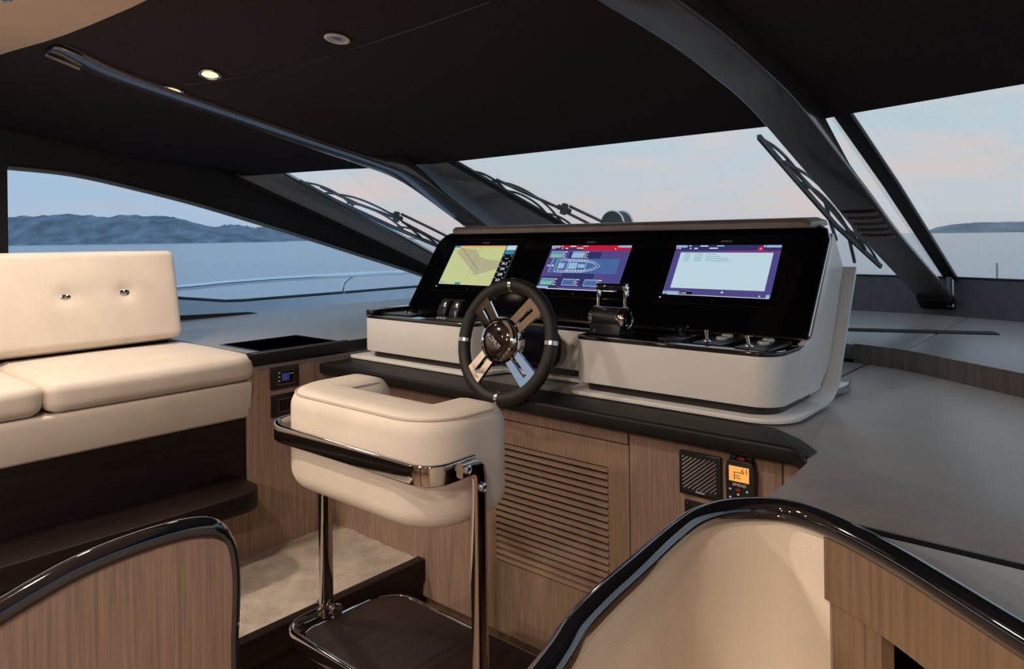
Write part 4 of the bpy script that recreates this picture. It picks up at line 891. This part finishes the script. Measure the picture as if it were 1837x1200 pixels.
def wallpanel(y0, y1, z0, z1, label, lcd):
    t = thing('control_panel', label, 'control panel', (X0, (y0+y1)/2, z0), 'pair of wall controls beside the sofa')
    G().box(X0, X0+.006, y0, y1, z0, z1).mk('plate', 'black_satin', t, bevel=.0015)
    a, b, c, d = y0+.030, y1-.022, z0+.018, z1-.020
    fr = [(X0+.0065, a, c), (X0+.0065, b, c), (X0+.0065, b, d), (X0+.0065, a, d)]
    G().tube(fr, .0014, 6, closed=True, up=(1, 0, 0)).mk('screen_frame', 'steel', t)
    s = G().box(X0+.0055, X0+.0064, a, b, c, d).mk('screen', 'black_glass', t)
    if lcd:
        G().box(X0+.006, X0+.0068, a+.018, b-.022, c+.012, d-.008).mk('lcd', 'lcd_blue', t)
        for k in range(3): G().lathe([(.003, 0), (.003, .0015), (0, .0018)], (X0+.0062, a+.007, c+.014+.015*k), 'x', 10, caps=False).mk('key', 'white_print', t)
        text('menu_print', 'MENU', .006, frame((X0+.0068, b-.011, d-.012), (0, 1, 0), (0, 0, 1)), 'white_print', t)
    return t
wallpanel(1.470, 1.593, .877, .964, 'black wall control with a small blue screen below the side shelf', True)
wallpanel(1.472, 1.595, .772, .857, 'black wall control with a dark screen, lower of the pair', False)

# ================================================================== OUTSIDE
# windscreen wipers lying on the panes
def wiper(label, pl, arms, blade, hub=None):
    n_ = pl[1] if pl[1].z > 0 else -pl[1]
    P = lambda x, y, h=.03: onplane(x, y, pl[0]+n_*h, pl[1])
    c = P(*blade[len(blade)//2]); t = thing('windscreen_wiper', label, 'wiper', c)
    for a in arms: G().tube([P(x, y, .055) for x, y in a], .009, 8).mk('arm', 'rubber', t)
    q = [P(x, y, .02) for x, y in blade]
    bl = G().tube(q, 1, sec=[(-.006, -.012), (.006, -.012), (.009, .009), (-.009, .009)], up=n_).mk('blade', 'rubber', t)
    # pressure bridges over the blade
    n = len(q); a, b = q[0], q[-1]
    def br(s0, s1, h): 
        p0 = a.lerp(b, s0); p1 = a.lerp(b, s1); return G().tube(smoothp([p0+n_*.004, p0.lerp(p1, .25)+n_*h*.8, p0.lerp(p1, .5)+n_*h, p0.lerp(p1, .75)+n_*h*.8, p1+n_*.004], 4), .0068, 6).mk('bridge', 'rubber', bl)
    br(.02, .34, .035); br(.30, .70, .04); br(.66, .98, .035); br(.16, .84, .075)
    if hub: 
        h_ = P(*hub, .06); G().tube([h_-n_*.03, h_+n_*.03], .022, 12).mk('pivot', 'rubber', t)
        G().tube([h_+(q[0]-h_).normalized()*.045, h_-(q[0]-h_).normalized()*.045], .016, 10).mk('pivot_body', 'rubber', t)
wiper('parked wiper on the port windshield pane', PP, [[(720, 384), (770, 408), (830, 438)], [(722, 398), (760, 418), (800, 440)], [(708, 390), (640, 365), (575, 335)]], [(538, 325), (600, 359), (700, 405), (790, 443)], (711, 389))
wiper('parked wiper on the centre pane beside the left mullion', PC, [[(1022, 370), (1060, 388), (1110, 412)], [(1018, 382), (1050, 398), (1090, 420)], [(1010, 376), (940, 345), (890, 322)]], [(836, 305), (900, 341), (980, 386), (1040, 420)], (1012, 375))
wiper('upright wiper on the centre pane beside the large beam', PC, [[(1480, 360), (1490, 400), (1500, 430)], [(1520, 412), (1526, 440), (1533, 470)], [(1410, 290), (1480, 362), (1545, 440)]], [(1361, 245), (1430, 325), (1500, 405), (1580, 478)])
# deck horn seen over the brow
dh = thing('deck_horn', 'black and chrome round deck horn seen just above the console brow', 'horn', ay(1105, 402, 5.0)-Vector((0, 0, .7)))
c = ay(1101, 402, 5.0)
G().lathe([(.075, c.y-.02), (.105, c.y-.03), (.11, c.y), (.105, c.y+.05), (.10, c.y+.14), (.07, c.y+.19)], (c.x, 0, c.z), 'y', 32, caps=True).mk('horn_body', 'rubber', dh)
G().tube([Vector((c.x+.107*math.cos(q), c.y-.02, c.z+.107*math.sin(q))) for q in [2*math.pi*k/32 for k in range(32)]], .009, 8, closed=True).mk('horn_ring', 'chrome', dh)
G().tube([Vector((c.x+.105*math.cos(q), c.y+.12, c.z+.105*math.sin(q))) for q in [2*math.pi*k/32 for k in range(32)]], .010, 8, closed=True).mk('horn_band', 'steel', dh)
G().lathe([(.04, .88), (.03, c.z-.08)], (c.x, c.y+.06, 0), 'z', 16).mk('horn_post', 'steel', dh)
# foredeck and port bulwark
fd = struct(G().prism([(-4.75, -4.6), (-4.75, 4.4), (-4.3, 6.4), (-3.2, 8.2), (-1.6, 9.0), (-.2, 8.2), (1.0, 6.4), (1.6, 4.0), (1.76, 3.42), (-.39, 4.20), (-.7, 4.30), (-2.6, 4.34), (-3.2, 4.22), (-4.06, 3.66), (-4.06, -4.6)], .78, .86).mk('floor_deck', 'grp_white')); tag(fd, 'white side deck and foredeck outside the windows')
bl = [ax(x, y, -4.75) for x, y in [(250, 529), (329, 538), (410, 543), (440, 542), (625, 527), (744, 517)]]
bl = [Vector((-4.75, -4.6, bl[0].z+.15))]+bl+[Vector((-4.7, 4.6, 1.02)), Vector((-4.3, 6.4, 1.02))]
g = G(); g.loft([[Vector((p.x, p.y, .3)) for p in bl], bl, [p+Vector((-.10, 0, .0)) for p in bl], [Vector((p.x-.10, p.y, .3)) for p in bl]], cap=False, closed=False)
bwk = struct(g.mk('wall_bulwark', 'grp_white')); tag(bwk, 'pale bulwark along the port side deck')
G().tube([p+Vector((-.05, 0, .008)) for p in bl], .012, 8).mk('cap_strip', 'rubber', bwk)
dr_ = thing('deck_railing', 'polished steel railing outside the port window', 'railing', (-4.75, 3.0, 1.0))
rp_ = [ax(x, y, -4.75) for x, y in [(300, 518), (400, 508.5), (500, 500.5), (625, 493), (731, 487.5)]]
rp_ = [rp_[0]+Vector((0, -1.6, -.02))]+rp_+[rp_[-1]+Vector((.05, 1.4, 0))]
G().tube(smoothp(rp_, 5), .019, 12).mk('top_rail', 'rail_steel', dr_)
for yy in (3.50, .2):
    G().tube(smoothp([(-4.80, yy-.02, 1.0), (-4.80, yy-.02, 1.07), (-4.79, yy+.005, 1.12), (-4.75, yy+.07, 1.17)], 5), .012, 10).mk('stanchion', 'rail_steel', dr_)
jp = thing('jackstaff', 'thin steel flagstaff standing on the foredeck at far right', 'flagstaff', ay(1789, 500, 6.0)-Vector((0, 0, .9)))
q = ay(1789, 500, 6.0); G().tube([(q.x, q.y, .86), (q.x, q.y, ay(1789, 472, 6.0).z)], .008, 8).mk('staff', 'steel', jp)
G().lathe([(.03, .86), (.03, .88), (.012, .90)], (q.x, q.y, 0), 'z', 12).mk('staff_base', 'steel', jp)
# sea
g = G(); SEA = -2.2; rings = [0, 15, 40, 100, 300, 900, 2500, 7000, 16000]; ns_ = 64
g.v = [Vector((0, 0, SEA))]
for r in rings[1:]: g.v += [Vector((r*math.cos(2*math.pi*k/ns_), r*math.sin(2*math.pi*k/ns_), SEA)) for k in range(ns_)]
g.f = [[0, 1+k, 1+(k+1) % ns_] for k in range(ns_)]
for i in range(len(rings)-2): g.f += [[1+i*ns_+k, 1+(i+1)*ns_+k, 1+(i+1)*ns_+(k+1) % ns_, 1+i*ns_+(k+1) % ns_] for k in range(ns_)]
o = g.mk('sea', 'sea_water', smooth=False); tag(o, 'calm blue grey sea at dusk', 'sea', kind='stuff')
# hills: rugged islands on the horizon
def island(label, bear, hts, dist, depth, m, seed, amp):
    """bear = list of pixel columns, hts = skyline height in pixels above the horizon"""
    g = G(); NXI, NYI = 180, 14; random.seed(seed)
    x0, x1 = bear[0], bear[-1]; tab = list(zip(bear, hts))
    for i in range(NXI+1):
        px = x0+(x1-x0)*i/NXI; d = ray(px, CY-(px-CX)*.0126); d.z = 0; d.normalize(); cosv = d.dot(_v)
        h = lerp(tab, px)*dist/F/cosv*cosv
        for j in range(NYI+1):
            s = j/NYI; r = dist-depth*(1-s)*.6 if s < .7 else dist-depth*.18+depth*(s-.7)
            prof = math.sin(min(1, s/.75)*math.pi/2)**1.3 if s <= .75 else max(0, 1-(s-.75)/.25)
            p = d*(r/cosv)
            nz_ = mnoise.fractal((p.x*.009+seed, p.y*.009, s*2), .8, 2.1, 6)
            z = SEA-1 + (h+3)*prof*(1+amp*nz_)
            g.v.append(Vector((p.x, p.y, z)))
    g.f = [[i*(NYI+1)+j, (i+1)*(NYI+1)+j, (i+1)*(NYI+1)+j+1, i*(NYI+1)+j+1] for i in range(NXI) for j in range(NYI)]
    o = g.mk('island', m, ang=20); return tag(o, label, 'island')
island('long rugged dark island on the horizon in the port window', [-500, -200, 0, 60, 120, 200, 280, 330, 380, 440, 500, 515], [30, 44, 50, 48, 51, 46, 46, 40, 26, 14, 5, 0], 2400, 500, 'hill_scrub_haze', 3, .12)
island('low pale headland beyond the long island', [330, 400, 480, 560, 640, 700, 760], [24, 27, 22, 16, 12, 8, 0], 5200, 700, 'hill_far_haze', 9, .25)
island('low hazy island seen through the right windshield pane', [1655, 1680, 1720, 1770, 1820, 1900, 2100, 2300], [0, 10, 15, 18, 17, 19, 20, 8], 3600, 500, 'hill_far_haze', 5, .15)
